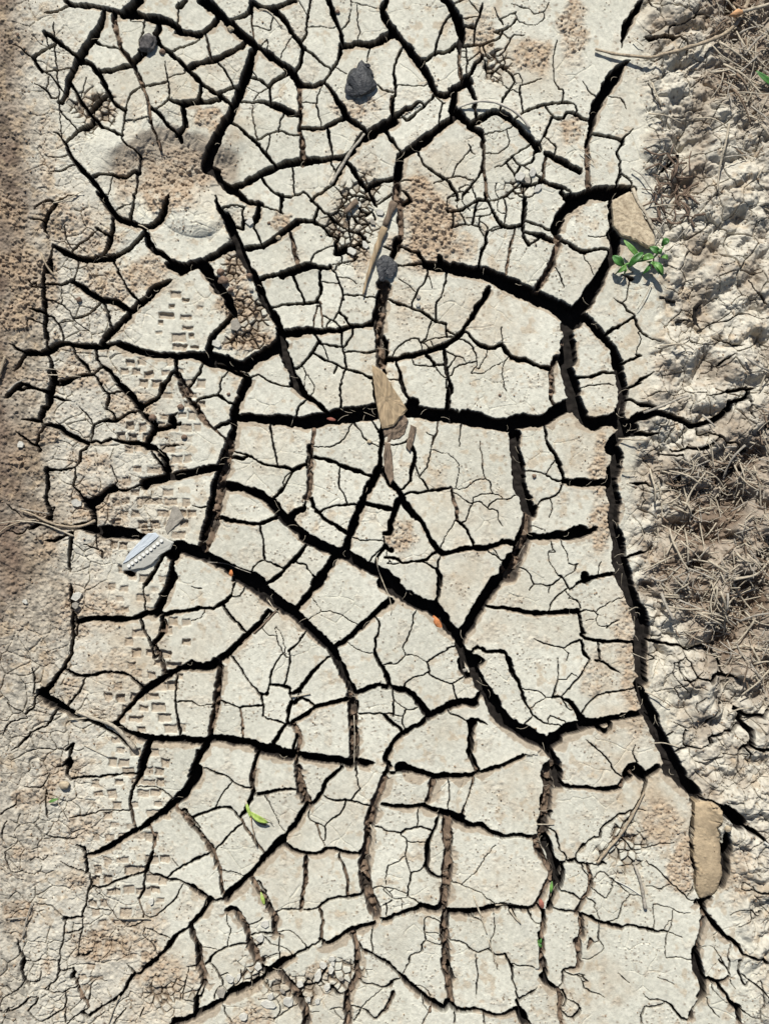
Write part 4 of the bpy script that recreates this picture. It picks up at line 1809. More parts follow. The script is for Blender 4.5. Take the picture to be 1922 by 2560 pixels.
# each plate sits a hair higher or lower, slightly tipped, its rim softly worn
mx = max(ids) + 1
rr = np.random.RandomState(77)
off = rr.uniform(-0.7, 0.7, mx).astype(np.float32); tx = rr.uniform(-0.020, 0.020, mx).astype(np.float32); ty = rr.uniform(-0.012, 0.012, mx).astype(np.float32)
tint = rr.uniform(-1, 1, mx).astype(np.float32)
cu = np.zeros(mx, np.float32); cv = cu.copy()
for i in ids: cu[i], cv[i] = cent[i][0], cent[i][1]
for i in ground_ids: tx[i] = ty[i] = 0; tint[i] = 0
isplate = np.zeros(mx, np.float32); isplate[plate_ids] = 1
h = h + off[labn] + 0.5 * (tx[labn] * (U - cu[labn]) + ty[labn] * (V - cv[labn]))
rim = np.clip(1 - sdf / 2.6, 0, 1)
h = h - 0.16 * rim ** 2 * (wid > 3)

# sloping, unbleached lips on the lower side of wide cracks
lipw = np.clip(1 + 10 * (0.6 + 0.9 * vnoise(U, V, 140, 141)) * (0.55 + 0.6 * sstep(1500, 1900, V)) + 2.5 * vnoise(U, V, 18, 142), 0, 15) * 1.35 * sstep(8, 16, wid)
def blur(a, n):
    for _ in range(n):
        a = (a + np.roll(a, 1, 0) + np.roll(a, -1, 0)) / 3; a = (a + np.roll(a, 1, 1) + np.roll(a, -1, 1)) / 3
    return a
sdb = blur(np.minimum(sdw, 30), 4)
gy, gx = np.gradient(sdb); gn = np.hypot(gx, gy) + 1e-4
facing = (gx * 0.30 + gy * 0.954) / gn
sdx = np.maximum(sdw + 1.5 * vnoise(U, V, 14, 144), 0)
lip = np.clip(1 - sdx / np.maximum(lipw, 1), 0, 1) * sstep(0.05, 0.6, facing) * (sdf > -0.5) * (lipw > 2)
lip = lip * (1 - churn)
h = h - 1.3 * lip + 0.25 * lip * vnoise(U, V, 8, 143)

h = h + BR * (4.5 * (1 - np.exp(-bd / 8)) - 1 + 1.0 * fbm(U, V, 34, 5, 191, 0.6)) - rimb * 12
# the cut itself
tw = np.where(shl > 0.5, 2.0 + 0.20 * wid * (1.1 + vnoise(U, V, 26, 153)), 1.2 + 0.05 * wid + 1.2 * np.clip(wid / 15, 0, 1) * (1 + vnoise(U, V, 7, 154)))
inn = np.clip(-sdf / tw, 0, 1)
wallrough = (1.3 * vnoise(U, V, 9, 151) + 1.3 * vnoise(U, V, 22, 152)) * np.clip(wid / 10, 0, 1)
H = h - inn * (dep + 5.0) + wallrough * inn * 1.2
print('H range', H.min(), H.max())

# ---------------------------------------------------------------- base colour (shade of cracks and boot print painted in)
def C3(c): return np.array(c, np.float32)
pale = C3((0.61, 0.592, 0.502)); pale2 = C3((0.50, 0.482, 0.395)); tan = C3((0.43, 0.335, 0.225)); tanl = C3((0.37, 0.305, 0.225))
crumbc = C3((0.33, 0.245, 0.165)); soilc = C3((0.285, 0.225, 0.16)); redc = C3((0.175, 0.125, 0.092)); wallc = C3((0.11, 0.08, 0.06)); shadec = C3((0.018, 0.014, 0.012)); wallsc = C3((0.20, 0.145, 0.10))
mudc = C3((0.52, 0.48, 0.40)); mudd = C3((0.29, 0.235, 0.175)); umber = C3((0.13, 0.085, 0.055))
def mix(a, b, t): return a * (1 - t[..., None]) + b * t[..., None]
Cc = np.broadcast_to(pale, U.shape + (3,)).astype(np.float32)
Cc = mix(Cc, pale2, np.clip(0.5 + 0.6 * fbm(U, V, 120, 4, 161), 0, 1) * 0.8)
Cc = Cc * (1 + 0.055 * tint[labn])[..., None]
Cc = mix(Cc, tan, np.clip(stain * (0.55 + 0.7 * fbm(U, V, 30, 3, 162)), 0, 0.75))
Cc = mix(Cc, mudc, churn * 0.8)
Cc = mix(Cc, mudd, churn * sstep(-0.15, 0.45, fbm(U, V, 80, 5, 163, .6)) * 0.8)
Cc = mix(Cc, mudc, roughL * 0.75)
Cc = mix(Cc, soilc, np.clip(soilL * (1 - 0.65 * lowL) * (0.75 + 0.5 * fbm(U, V, 60, 3, 164)), 0, 1))
Cc = mix(Cc, redc, np.clip(redL * (0.8 + 0.5 * fbm(U, V, 40, 3, 165)), 0, 1))
Cc = mix(Cc, crumbc * 1.15, np.clip(crumb * (0.75 + 0.5 * fbm(U, V, 14, 2, 166)) * (0.7 + 0.6 * r2), 0, 0.9))
Cc = mix(Cc, crumbc * 0.6, np.clip(SHG, 0, 1) * 0.9)
# brown grit and organic flecks
c5, g5, r5 = cells(U + 3 * fine, V, 23, 172)
fk = np.clip(1.25 - c5 * 23 / (1.2 + 3.2 * r5 ** 2), 0, 1) * (r5 > 0.45)
Cc = mix(Cc, umber * 1.5, fk * 0.65 * sstep(-0.35, 0.35, vnoise(U, V, 75, 173)))
Cc = mix(Cc, tan, 0.55 * sstep(0.34, 0.66, fbm(U, V, 20, 3, 174) + 0.35 * vnoise(U, V, 120, 175)))
fl = sstep(0.35, 0.55, grit) * sstep(-0.2, 0.3, mot - 0.25) * 0.75
Cc = mix(Cc, umber, np.clip(fl * (r3 > 0.8) + 0.5 * sstep(0.62, 0.8, fbm(U, V, 13, 2, 167)) * mot + 0.45 * sstep(0.55, 0.9, sc) * mot, 0, 0.8))
Cc = mix(Cc, tan, np.clip(pitm * 0.6, 0, 1))
Cc = mix(Cc, crumbc * .85, TREADM * 0.65)
Cc = mix(Cc, mudd, np.clip(foot * .6 + foot2, 0, 1) * 0.8)  # boot print darkened, shade of its upper slope painted into the colour
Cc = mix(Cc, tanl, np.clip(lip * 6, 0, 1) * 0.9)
Cc = mix(Cc, umber * 1.5, straw * 0.55)
Cc = mix(Cc, umber, np.clip(pitf * churn, 0, 1) * 0.75)
hol = np.clip((-hc - 4) / 14, 0, 1) * churn
Cc = Cc * (1 - np.clip(soilL + .4 * roughL, 0, 1) * 0.42 * sstep(-.1, .5, fbm(U, V, 9, 2, 176)))[..., None]
speck = 1 + 0.09 * vnoise(U, V, 5, 168) + 0.07 * vnoise(U, V, 2.6, 169)
Cc = Cc * speck[..., None]
Cc = np.where(BR[..., None], C3((0.40, 0.31, 0.20)) * (1 + 0.35 * fbm(U, V, 50, 5, 192, .6))[..., None] * speck[..., None], Cc)
# damp, unbleached clay below the crust; deeper down, crack shade painted in near-black
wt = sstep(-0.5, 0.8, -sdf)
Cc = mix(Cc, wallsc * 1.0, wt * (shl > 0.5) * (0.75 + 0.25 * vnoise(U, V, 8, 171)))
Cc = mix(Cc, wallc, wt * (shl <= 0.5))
Cc = mix(Cc, shadec, sstep(1.0, 8.0, h - H) * (shl <= 0.5))  # painted shade, growing with depth down the wall
Cc = mix(Cc, shadec * 2.5, sstep(4.0, 9.0, h - H) * (shl > 0.5) * 0.8)

# ---------------------------------------------------------------- materials
def new_mat(name):
    m = bpy.data.materials.new(name); m.use_nodes = True
    nt = m.node_tree; b = nt.nodes['Principled BSDF']
    return m, nt, b

def mat_clay(name='dried_clay', bump=0.6, mult=1.0):
    m, nt, b = new_mat(name)
    at = nt.nodes.new('ShaderNodeAttribute'); at.attribute_name = 'Col'
    tc = nt.nodes.new('ShaderNodeTexCoord')
    n1 = nt.nodes.new('ShaderNodeTexNoise'); n1.inputs['Scale'].default_value = 900; n1.inputs['Detail'].default_value = 4; n1.inputs['Roughness'].default_value = 0.65
    n2 = nt.nodes.new('ShaderNodeTexNoise'); n2.inputs['Scale'].default_value = 140; n2.inputs['Detail'].default_value = 5
    mr = nt.nodes.new('ShaderNodeMapRange'); mr.inputs['From Min'].default_value = 0.3; mr.inputs['From Max'].default_value = 0.7
    mr.inputs['To Min'].default_value = 0.86 * mult; mr.inputs['To Max'].default_value = 1.10 * mult
    vm = nt.nodes.new('ShaderNodeVectorMath'); vm.operation = 'SCALE'
    add = nt.nodes.new('ShaderNodeMath'); add.operation = 'ADD'
    bp = nt.nodes.new('ShaderNodeBump'); bp.inputs['Strength'].default_value = bump; bp.inputs['Distance'].default_value = 0.0012
    L = nt.links.new
    L(tc.outputs['Object'], n1.inputs['Vector']); L(tc.outputs['Object'], n2.inputs['Vector'])
    L(n2.outputs[0], mr.inputs['Value']); L(at.outputs['Color'], vm.inputs[0]); L(mr.outputs[0], vm.inputs['Scale'])
    L(vm.outputs[0], b.inputs['Base Color']); L(n1.outputs[0], add.inputs[0]); L(n2.outputs[0], add.inputs[1])
    L(add.outputs[0], bp.inputs['Height']); L(bp.outputs[0], b.inputs['Normal'])
    b.inputs['Roughness'].default_value = 0.93
    b.inputs['Specular IOR Level'].default_value = 0.25
    return m
CLAY = mat_clay()

def grid_object(name, X, Y, Z, colr, fj, fi, mat, origin, sharp=True):
    """faces (fj,fi) of a sample grid become one mesh"""
    w = X.shape[1]
    q = np.stack([fj * w + fi, (fj + 1) * w + fi, (fj + 1) * w + fi + 1, fj * w + fi + 1], 1).ravel()
    uq, inv = np.unique(q, return_inverse=True)
    me = bpy.data.meshes.new(name)
    co = np.empty((len(uq), 3), np.float32)
    co[:, 0] = X.ravel()[uq] - origin[0]; co[:, 1] = Y.ravel()[uq] - origin[1]; co[:, 2] = Z.ravel()[uq] - origin[2]
    nf = len(fj)
    me.vertices.add(len(uq)); me.vertices.foreach_set('co', co.ravel())
    me.loops.add(nf * 4); me.loops.foreach_set('vertex_index', inv.astype(np.int32))
    me.polygons.add(nf); me.polygons.foreach_set('loop_start', np.arange(0, nf * 4, 4, dtype=np.int32))
    me.update(calc_edges=True)
    zq = Z.ravel()[q.reshape(-1, 4)]
    me.polygons.foreach_set('use_smooth', (zq.max(1) - zq.min(1)) < (0.0022 if sharp else 1.0))
    ca = me.color_attributes.new('Col', 'FLOAT_COLOR', 'POINT')
    c4 = np.ones((len(uq), 4), np.float32); c4[:, :3] = colr.reshape(-1, 3)[uq]
    ca.data.foreach_set('color', c4.ravel())
    me.materials.append(mat)
    o = bpy.data.objects.new(name, me); col.objects.link(o); o.location = origin
    return o

X = (U - PW / 2) * S; Y = (PH / 2 - V) * S
Z = H * 0.001
flab = labn[:-1, :-1]
order = np.argsort(flab.ravel(), kind='stable')
sl = flab.ravel()[order]
bounds = np.searchsorted(sl, np.arange(mx + 1))
def faces_of(i):
    f = order[bounds[i]:bounds[i + 1]]
    return f // (nx - 1), f % (nx - 1)

def P(u, v, z=0.0): return Vector(((u - PW / 2) * S, (PH / 2 - v) * S, z))
def surf(u, v):
    j = int(round((v + MARG) / G)); i = int(round((u + MARG) / G))
    return float(Z[min(max(j, 0), ny - 1), min(max(i, 0), nx - 1)])
def surf_top(u, v, r=4):
    j = int(round((v + MARG) / G)); i = int(round((u + MARG) / G)); k = max(1, int(r / G))
    return float(Z[max(j - k, 0):j + k + 1, max(i - k, 0):i + k + 1].max())

def setp(o, **kw):
    for a, b in kw.items():
        if b is not None: o[a] = b

# crusted open ground at both margins
gj = []; gi = []
for i in ground_ids + [0]:
    a, b = faces_of(i); gj.append(a); gi.append(b)
gj = np.concatenate(gj); gi = np.concatenate(gi)
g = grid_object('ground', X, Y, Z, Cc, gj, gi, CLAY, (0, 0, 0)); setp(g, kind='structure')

# subsoil seen at the bottom of the cracks, deep shade painted into its colour
ss = 2
Us, Vs = U[::ss, ::ss], V[::ss, ::ss]
D2 = dep[::ss, ::ss].copy(); sh2 = shl[::ss, ::ss]
k1, kg, kr = cells(Us + 5 * vnoise(Us, Vs, 22, 205), Vs + 5 * vnoise(Us, Vs, 22, 206), 15, 201)
k2, kg2, kr2 = cells(Us, Vs, 8, 207)
fl_rough = 1.6 * np.sqrt(np.clip(1 - (k1 / 0.6) ** 2, 0, 1)) * (0.3 + kr) + 1.4 * fbm(Us, Vs, 30, 3, 202)
rub = np.maximum(np.clip(1.1 - k1 / 0.7, 0, 1) * np.maximum(kr * 1.6 - 0.6, 0) * 1.5, 0.5 * np.clip(1 - k2 / .6, 0, 1) * (kr2 > .5)) * 0.5 + 0.55 * (1 - 2 * np.abs(fbm(Us, Vs, 26, 4, 208)))
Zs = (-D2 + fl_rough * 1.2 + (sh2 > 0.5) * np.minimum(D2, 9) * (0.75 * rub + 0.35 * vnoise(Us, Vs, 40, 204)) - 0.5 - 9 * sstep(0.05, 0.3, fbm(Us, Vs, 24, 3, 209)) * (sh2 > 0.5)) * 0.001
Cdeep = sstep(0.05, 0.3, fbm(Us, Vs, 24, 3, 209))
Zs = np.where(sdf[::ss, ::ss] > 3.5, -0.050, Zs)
floor_shade = C3((0.016, 0.013, 0.011)); lits = C3((0.17, 0.122, 0.086))  # near-black stands in for shade on deep floors, brown for shallow ones
Cs = mix(np.broadcast_to(floor_shade, Us.shape + (3,)).astype(np.float32), lits, (sh2 > 0.5).astype(np.float32) * (1 - 0.85 * Cdeep))
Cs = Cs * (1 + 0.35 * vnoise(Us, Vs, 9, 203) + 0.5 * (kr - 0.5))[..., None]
jj, ii = np.nonzero(np.ones((Us.shape[0] - 1, Us.shape[1] - 1), bool))
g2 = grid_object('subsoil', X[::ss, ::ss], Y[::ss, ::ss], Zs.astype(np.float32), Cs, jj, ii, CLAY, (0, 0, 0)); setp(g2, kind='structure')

# the same cracked mud carrying on beyond the picture, to the horizon
def outer():
    me = bpy.data.meshes.new('ground_beyond'); bm = bmesh.new()
    x0, x1 = float(X[0, 0]) + 0.002, float(X[0, -1]) - 0.002; y1, y0 = float(Y[0, 0]) - 0.002, float(Y[-1, 0]) + 0.002
    r = random.Random(3)
    rings = []
    for k, d in enumerate([0, .02, .06, .15, .35, .8, 2, 6, 20, 80, 300]):
        n = 48
        ring = []
        for s in range(4 * n):
            side, t = divmod(s, n); t /= n
            a = [(x0 - d, y0 - d), (x1 + d, y0 - d), (x1 + d, y1 + d), (x0 - d, y1 + d)]
            p, q = a[side], a[(side + 1) % 4]
            x = p[0] + (q[0] - p[0]) * t; y = p[1] + (q[1] - p[1]) * t
            z = -0.004 + (0.004 * mnoise.noise(Vector((x * 9, y * 9, 0))) if k else -0.003)
            ring.append(bm.verts.new((x, y, z)))
        rings.append(ring)
    for a, b in zip(rings[:-1], rings[1:]):
        m = len(a)
        for s in range(m):
            bm.faces.new((b[s], b[(s + 1) % m], a[(s + 1) % m], a[s]))
    bm.normal_update()
    bm.to_mesh(me); bm.free()
    m, nt, b = new_mat('mud_beyond')
    tc = nt.nodes.new('ShaderNodeTexCoord')
    vo = nt.nodes.new('ShaderNodeTexVoronoi'); vo.feature = 'DISTANCE_TO_EDGE'; vo.inputs['Scale'].default_value = 14
    nn = nt.nodes.new('ShaderNodeTexNoise'); nn.inputs['Scale'].default_value = 30
    cr = nt.nodes.new('ShaderNodeValToRGB'); cr.color_ramp.elements[0].position = 0.02; cr.color_ramp.elements[0].color = (.05, .04, .03, 1)
    cr.color_ramp.elements[1].position = 0.06; cr.color_ramp.elements[1].color = (.52, .5, .44, 1)
    bp = nt.nodes.new('ShaderNodeBump'); bp.inputs['Distance'].default_value = 0.01
    mx_ = nt.nodes.new('ShaderNodeVectorMath'); mx_.operation = 'ADD'
    sc_ = nt.nodes.new('ShaderNodeVectorMath'); sc_.operation = 'SCALE'; sc_.inputs['Scale'].default_value = 0.03
    L = nt.links.new
    L(tc.outputs['Object'], nn.inputs['Vector']); L(nn.outputs['Color'], sc_.inputs[0]); L(tc.outputs['Object'], mx_.inputs[0]); L(sc_.outputs[0], mx_.inputs[1])
    L(mx_.outputs[0], vo.inputs['Vector']); L(vo.outputs['Distance'], cr.inputs[0]); L(cr.outputs[0], b.inputs['Base Color'])
    L(vo.outputs['Distance'], bp.inputs['Height']); L(bp.outputs[0], b.inputs['Normal']); b.inputs['Roughness'].default_value = .95
    me.materials.append(m)
    o = bpy.data.objects.new('ground_beyond', me); col.objects.link(o); setp(o, kind='structure')
outer()

# ---------------------------------------------------------------- the mud plates, each its own thing
plate_ids.sort(key=lambda i: -cent[i][2])
big, small = plate_ids[:295], plate_ids[295:]
plates = []
for i in big:
    a, b = faces_of(i)
    if len(a) == 0: continue
    cx, cy, ar, x0, y0, x1, y1 = cent[i]
    o_ = P(cx, cy)
    nm = 'mud_clod' if i == brick else 'mud_plate'
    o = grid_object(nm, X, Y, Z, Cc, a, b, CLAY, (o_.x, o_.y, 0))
    if i == brick:
        setp(o, label='tall brick-shaped tan clod with black gaps on both sides, at the lower right', category='clod'); continue
    w_, h_ = x1 - x0, y1 - y0
    shape = 'tall narrow' if h_ > 1.7 * w_ else 'wide low' if w_ > 1.7 * h_ else 'tall' if h_ > 1.3 * w_ else 'wide' if w_ > 1.3 * h_ else ('square-ish' if ar > .68 * w_ * h_ else 'angular')
    m = labn == i
    print_ = bool((TREADM[m] > .5).mean() > .05); cr_ = float(crumb[m].mean()); st_ = float(np.mean(stain[m]))
    look = 'tread-marked' if print_ else 'crumbly' if cr_ > .35 else 'tan-stained' if st_ > .32 else 'pale'
    plates.append((o, cx, cy, look, shape, ar))
if small:
    fa = [faces_of(i) for i in small]
    a = np.concatenate([q[0] for q in fa]); b = np.concatenate([q[1] for q in fa])
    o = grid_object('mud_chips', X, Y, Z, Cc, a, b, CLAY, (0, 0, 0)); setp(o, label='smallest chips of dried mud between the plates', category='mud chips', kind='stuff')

LM = [('large charcoal lump', 905, 205), ('crumbly charcoal piece', 962, 680), ('green seedling', 1590, 650), ('dotted plastic scrap', 370, 1380), ('longest twig', 1560, 150), ('wooden wedge', 970, 990),
      ('boot print', 430, 450), ('withered sprout', 645, 2040), ('brick-shaped clod', 1770, 2125), ('orange leaf scrap', 1091, 1556), ('tan crumb mound', 1070, 560), ('arched twig', 1240, 270), ('curved brown twig', 140, 1310),
      ('bleached bark strip', 290, 1815), ('red curled leaf', 1352, 2258), ('dark clinker ball', 372, 111), ('dull red leaf', 828, 1047), ('green blade cluster', 1350, 2360), ('tiny green-leafed plant', 135, 2000), ('slanting brown twig', 1550, 2060), ('slim pale sprout', 657, 2245)]
ORD = ['nearest', 'second-nearest', 'third-nearest', 'fourth-nearest', 'fifth-nearest', 'sixth-nearest', 'seventh-nearest', 'eighth-nearest', 'ninth-nearest', 'tenth-nearest', 'eleventh-nearest', 'twelfth-nearest'] + ['%dth-nearest' % k for k in range(13, 60)]
DIRS = ['right of', 'lower-right of', 'below', 'lower-left of', 'left of', 'upper-left of', 'above', 'upper-right of']
def name_all(items, fmt):
    """items: (object, u, v, key words...) - each gets the nearest landmark, the side it lies on and its rank there"""
    b_ = {}
    for it in items:
        u, v = it[1], it[2]
        l = min(LM, key=lambda q: math.hypot(q[1] - u, q[2] - v)); d = math.hypot(l[1] - u, l[2] - v)
        k = int(round(math.degrees(math.atan2(v - l[2], u - l[1])) / 45)) % 8
        b_.setdefault((l[0], k, fmt(it)), []).append((d, id(it), it))
    for (ln_, k, f), lst in b_.items():
        lst.sort(key=lambda q: q[:2])
        for r_, (_, _, it) in enumerate(lst):
            it[0]['label'] = '%s%s, %s %s the %s' % (f, '', ORD[r_] if len(lst) > 1 else 'only one', DIRS[k], ln_)
for it in plates: setp(it[0], category='mud plate', group='dried mud plates parted by cracks')
def psize(ar): return 'huge' if ar > 24000 else 'large' if ar > 10000 else 'medium' if ar > 4000 else 'small' if ar > 1600 else 'tiny'
name_all(plates, lambda it: '%s %s %s mud plate' % (psize(it[5]), it[4], it[3]))

# ---------------------------------------------------------------- loose things
def T(ox_, oy_, x, y): return (ox_ + x * K, oy_ + y * K)
def poly_mat(name, base, var=0.25, rough=0.85, scale=60, stretch=(1, 1, 1), bump=0.3, spec=0.3, dark=None):
    m, nt, b = new_mat(name)
    tc = nt.nodes.new('ShaderNodeTexCoord'); mp = nt.nodes.new('ShaderNodeMapping'); mp.inputs['Scale'].default_value = stretch
    n = nt.nodes.new('ShaderNodeTexNoise'); n.inputs['Scale'].default_value = scale; n.inputs['Detail'].default_value = 6; n.inputs['Roughness'].default_value = .65
    cr = nt.nodes.new('ShaderNodeValToRGB'); e = cr.color_ramp.elements
    d = dark or [c * (1 - var) * 0.8 for c in base]
    e[0].position = 0.33; e[0].color = (*d, 1); e[1].position = 0.66; e[1].color = (*[min(1, c * (1 + var * .6)) for c in base], 1)
    bp = nt.nodes.new('ShaderNodeBump'); bp.inputs['Strength'].default_value = bump; bp.inputs['Distance'].default_value = 0.0015
    L = nt.links.new
    L(tc.outputs['Object'], mp.inputs[0]); L(mp.outputs[0], n.inputs['Vector']); L(n.outputs[0], cr.inputs[0]); L(cr.outputs[0], b.inputs['Base Color'])
    L(n.outputs[0], bp.inputs['Height']); L(bp.outputs[0], b.inputs['Normal']); b.inputs['Roughness'].default_value = rough
    b.inputs['Specular IOR Level'].default_value = spec
    return m
M_TWIG = poly_mat('weathered_twig', (0.36, 0.29, 0.205), .4, scale=260)
M_STRAW = [poly_mat('pale_straw', (0.45, 0.39, 0.295), .35, scale=300), poly_mat('grey_straw', (0.36, 0.325, 0.27), .4, scale=300), poly_mat('brown_straw', (0.20, 0.145, 0.10), .4, scale=300)]
M_WOOD = poly_mat('split_wood', (0.40, 0.30, 0.185), .35, scale=220, stretch=(1, .18, 1), bump=.6)
M_BARK = poly_mat('brown_bark', (0.21, 0.155, 0.11), .5, scale=240, stretch=(1, .25, 1), bump=.8)
M_COAL = poly_mat('charcoal', (0.022, 0.024, 0.028), .5, rough=.55, scale=260, bump=.9, spec=.6, dark=(0.008, 0.009, 0.011))
M_PEB = poly_mat('brown_pebble', (0.20, 0.135, 0.095), .35, scale=300)
M_TAN = poly_mat('tan_clay', (0.44, 0.37, 0.26), .35, scale=190, bump=1.0, dark=(.27, .21, .14))
M_FLAKE = poly_mat('pale_flake', (0.56, 0.54, 0.475), .15, scale=200, bump=.4)
M_GREYFLAKE = poly_mat('grey_flake', (0.33, 0.30, 0.25), .15, scale=200, bump=.4)
M_LEAF = poly_mat('green_leaf', (0.05, 0.17, 0.025), .45, rough=.5, scale=160, bump=.3, spec=.5)
M_LEAF2 = poly_mat('light_green_leaf', (0.13, 0.28, 0.06), .35, rough=.5, scale=160, bump=.3, spec=.5)
M_LIME = poly_mat('yellow_green_leaf', (0.34, 0.45, 0.10), .35, rough=.5, scale=160, bump=.3, spec=.5)
M_ORANGE = poly_mat('orange_leaf', (0.50, 0.19, 0.07), .35, scale=200, bump=.5)
M_REDB = poly_mat('red_brown_leaf', (0.30, 0.11, 0.08), .35, scale=200, bump=.5)
M_DEAD = poly_mat('dead_leaf', (0.15, 0.105, 0.075), .4, scale=120, bump=.5)
M_FRAY = poly_mat('frayed_orange_wood', (0.50, 0.28, 0.14), .35, scale=200, stretch=(.3, 1, 1), bump=.6)

def link_mesh(name, bm, mat, parent=None, loc=None, smooth=True):
    me = bpy.data.meshes.new(name)
    bmesh.ops.recalc_face_normals(bm, faces=bm.faces)
    if loc is not None:
        for v in bm.verts: v.co -= loc
    bm.to_mesh(me); bm.free()
    if smooth: me.polygons.foreach_set('use_smooth', np.ones(len(me.polygons), dtype=bool))
    me.materials.append(mat)
    o = bpy.data.objects.new(name, me); col.objects.link(o)
    if loc is not None: o.location = loc
    if parent is not None:
        o.parent = parent; o.location = (loc - parent.location) if loc is not None else (0, 0, 0) - parent.location
    return o

def tube(bm, pts, rad, sides=7, wob=0.15, flat=1.0, seed=0, caps=True):
    """pts: 3d points; rad: list of radii (metres)"""
    r = random.Random(seed); rings = []
    n = len(pts)
    for i, p in enumerate(pts):
        t = (pts[min(i + 1, n - 1)] - pts[max(i - 1, 0)]).normalized()
        sd = t.cross(Vector((0, 0, 1)))
        if sd.length < 1e-4: sd = Vector((1, 0, 0))
        sd.normalize(); up = sd.cross(t)
        ring = []
        for k in range(sides):
            a = 2 * math.pi * k / sides
            rr_ = rad[i] * (1 + r.uniform(-wob, wob))
            ring.append(bm.verts.new(p + sd * math.cos(a) * rr_ + up * math.sin(a) * rr_ * flat))
        rings.append(ring)
    for a, b in zip(rings[:-1], rings[1:]):
        for k in range(sides): bm.faces.new((a[k], a[(k + 1) % sides], b[(k + 1) % sides], b[k]))
    if caps:
        bm.faces.new(rings[0][::-1]); bm.faces.new(rings[-1])

def resample(pts, step=9.0):
    q = smooth_poly([tuple(p) for p in pts], 0, 1)
    out = [q[0]]
    for a in q[1:]:
        if math.dist(a[:2], out[-1][:2]) >= step * .8: out.append(a)
    if math.dist(out[-1][:2], q[-1][:2]) > 1: out.append(q[-1])
    return out

def drape(pts2, rpx, lift=0.0, arch=0.0, seed=0, zfix=None):
    """lay a stem on the terrain: it bridges gaps and never dips below the surface"""
    q = resample(pts2); n = len(q)
    zs = [surf_top(a[0], a[1], rpx + 2) for a in q]
    if zfix is not None: zs = [zfix] * n
    s = list(zs)
    for it in range(10):
        s = [max(zs[i], (s[max(i - 1, 0)] + s[i] + s[min(i + 1, n - 1)]) / 3) for i in range(n)]
    s = [(s[max(i - 1, 0)] + s[i] + s[min(i + 1, n - 1)]) / 3 for i in range(n)]
    return [P(a[0], a[1], s[i] + rpx * S * 0.75 + lift + arch * math.sin(math.pi * i / max(1, n - 1))) for i, a in enumerate(q)], q

def stem(name, pts2, r0, r1, mat, label, cat, group=None, lift=0.0, arch=0.0, seed=0, flat=1.0, sides=7, twigs=(), zfix=None, wob=.15):
    pts, q = drape(pts2, max(r0, r1), lift, arch, seed, zfix)
    n = len(pts)
    rad = [(r0 + (r1 - r0) * i / (n - 1)) * S * (1 + 0.16 * math.sin(i * 1.7 + seed) * (1 if n > 6 else 0)) for i in range(n)]
    loc = pts[0].copy()
    bm = bmesh.new(); tube(bm, pts, rad, sides, wob, flat, seed)
    if twigs:
        e = bpy.data.objects.new(name, None); col.objects.link(e); e.location = loc; e.empty_display_size = .01
        link_mesh('shaft', bm, mat, e, loc)
        for k, tw_ in enumerate(twigs):
            pp, _ = drape(tw_, r1 * .5, lift, 0, seed)
            bm = bmesh.new(); tube(bm, pp, [r1 * S * .55] * len(pp), 6, .1, 1, k)
            link_mesh('side_twig', bm, mat, e, pp[0].copy())
        o = e
    else:
        o = link_mesh(name, bm, mat, None, loc)
    setp(o, label=label, category=cat, group=group)
    return o

def slab(name, outline, z0, thick, mat, label, cat, tilt=(0, 0), group=None, bevel=0.0012, parent=None, rough=0.0006, seed=0, inset=0.12, sub=3):
    """an irregular flat piece with a thickness of its own; outline in photo pixels"""
    cx = sum(p[0] for p in outline) / len(outline); cy = sum(p[1] for p in outline) / len(outline)
    c = P(cx, cy, z0)
    bm = bmesh.new(); r = random.Random(seed)
    ring = []
    m = len(outline)
    for i in range(m):
        a, b = outline[i], outline[(i + 1) % m]
        k = max(1, int(math.dist(a, b) / 7))
        for t in range(k):
            x = a[0] + (b[0] - a[0]) * t / k; y = a[1] + (b[1] - a[1]) * t / k
            ring.append((x + r.uniform(-.8, .8) * (t > 0), y + r.uniform(-.8, .8) * (t > 0)))
    def zt(x, y): return tilt[0] * (x - cx) * S + tilt[1] * (cy - y) * S
    levels = [(1.0, 0.0), (1.0, thick - bevel), (1 - bevel / (0.02), thick), (0.72, thick), (0.40, thick), (0.12, thick)]
    levels[2] = (0.93, thick)
    rings = []
    for f, z in levels:
        rings.append([bm.verts.new(P(cx + (x - cx) * f, cy + (y - cy) * f, z0 + z + zt(cx + (x - cx) * f, cy + (y - cy) * f) + (rough * mnoise.noise(Vector((x * f * .09, y * f * .09, seed))) if z > thick * .6 else 0))) for x, y in ring])
    for a, b in zip(rings[:-1], rings[1:]):
        for i in range(len(ring)): bm.faces.new((a[i], a[(i + 1) % len(ring)], b[(i + 1) % len(ring)], b[i]))
    bm.faces.new(rings[-1]); bm.faces.new(rings[0][::-1])
    o = link_mesh(name, bm, mat, parent, c, smooth=False)
    if label: setp(o, label=label, category=cat, group=group)
    return o

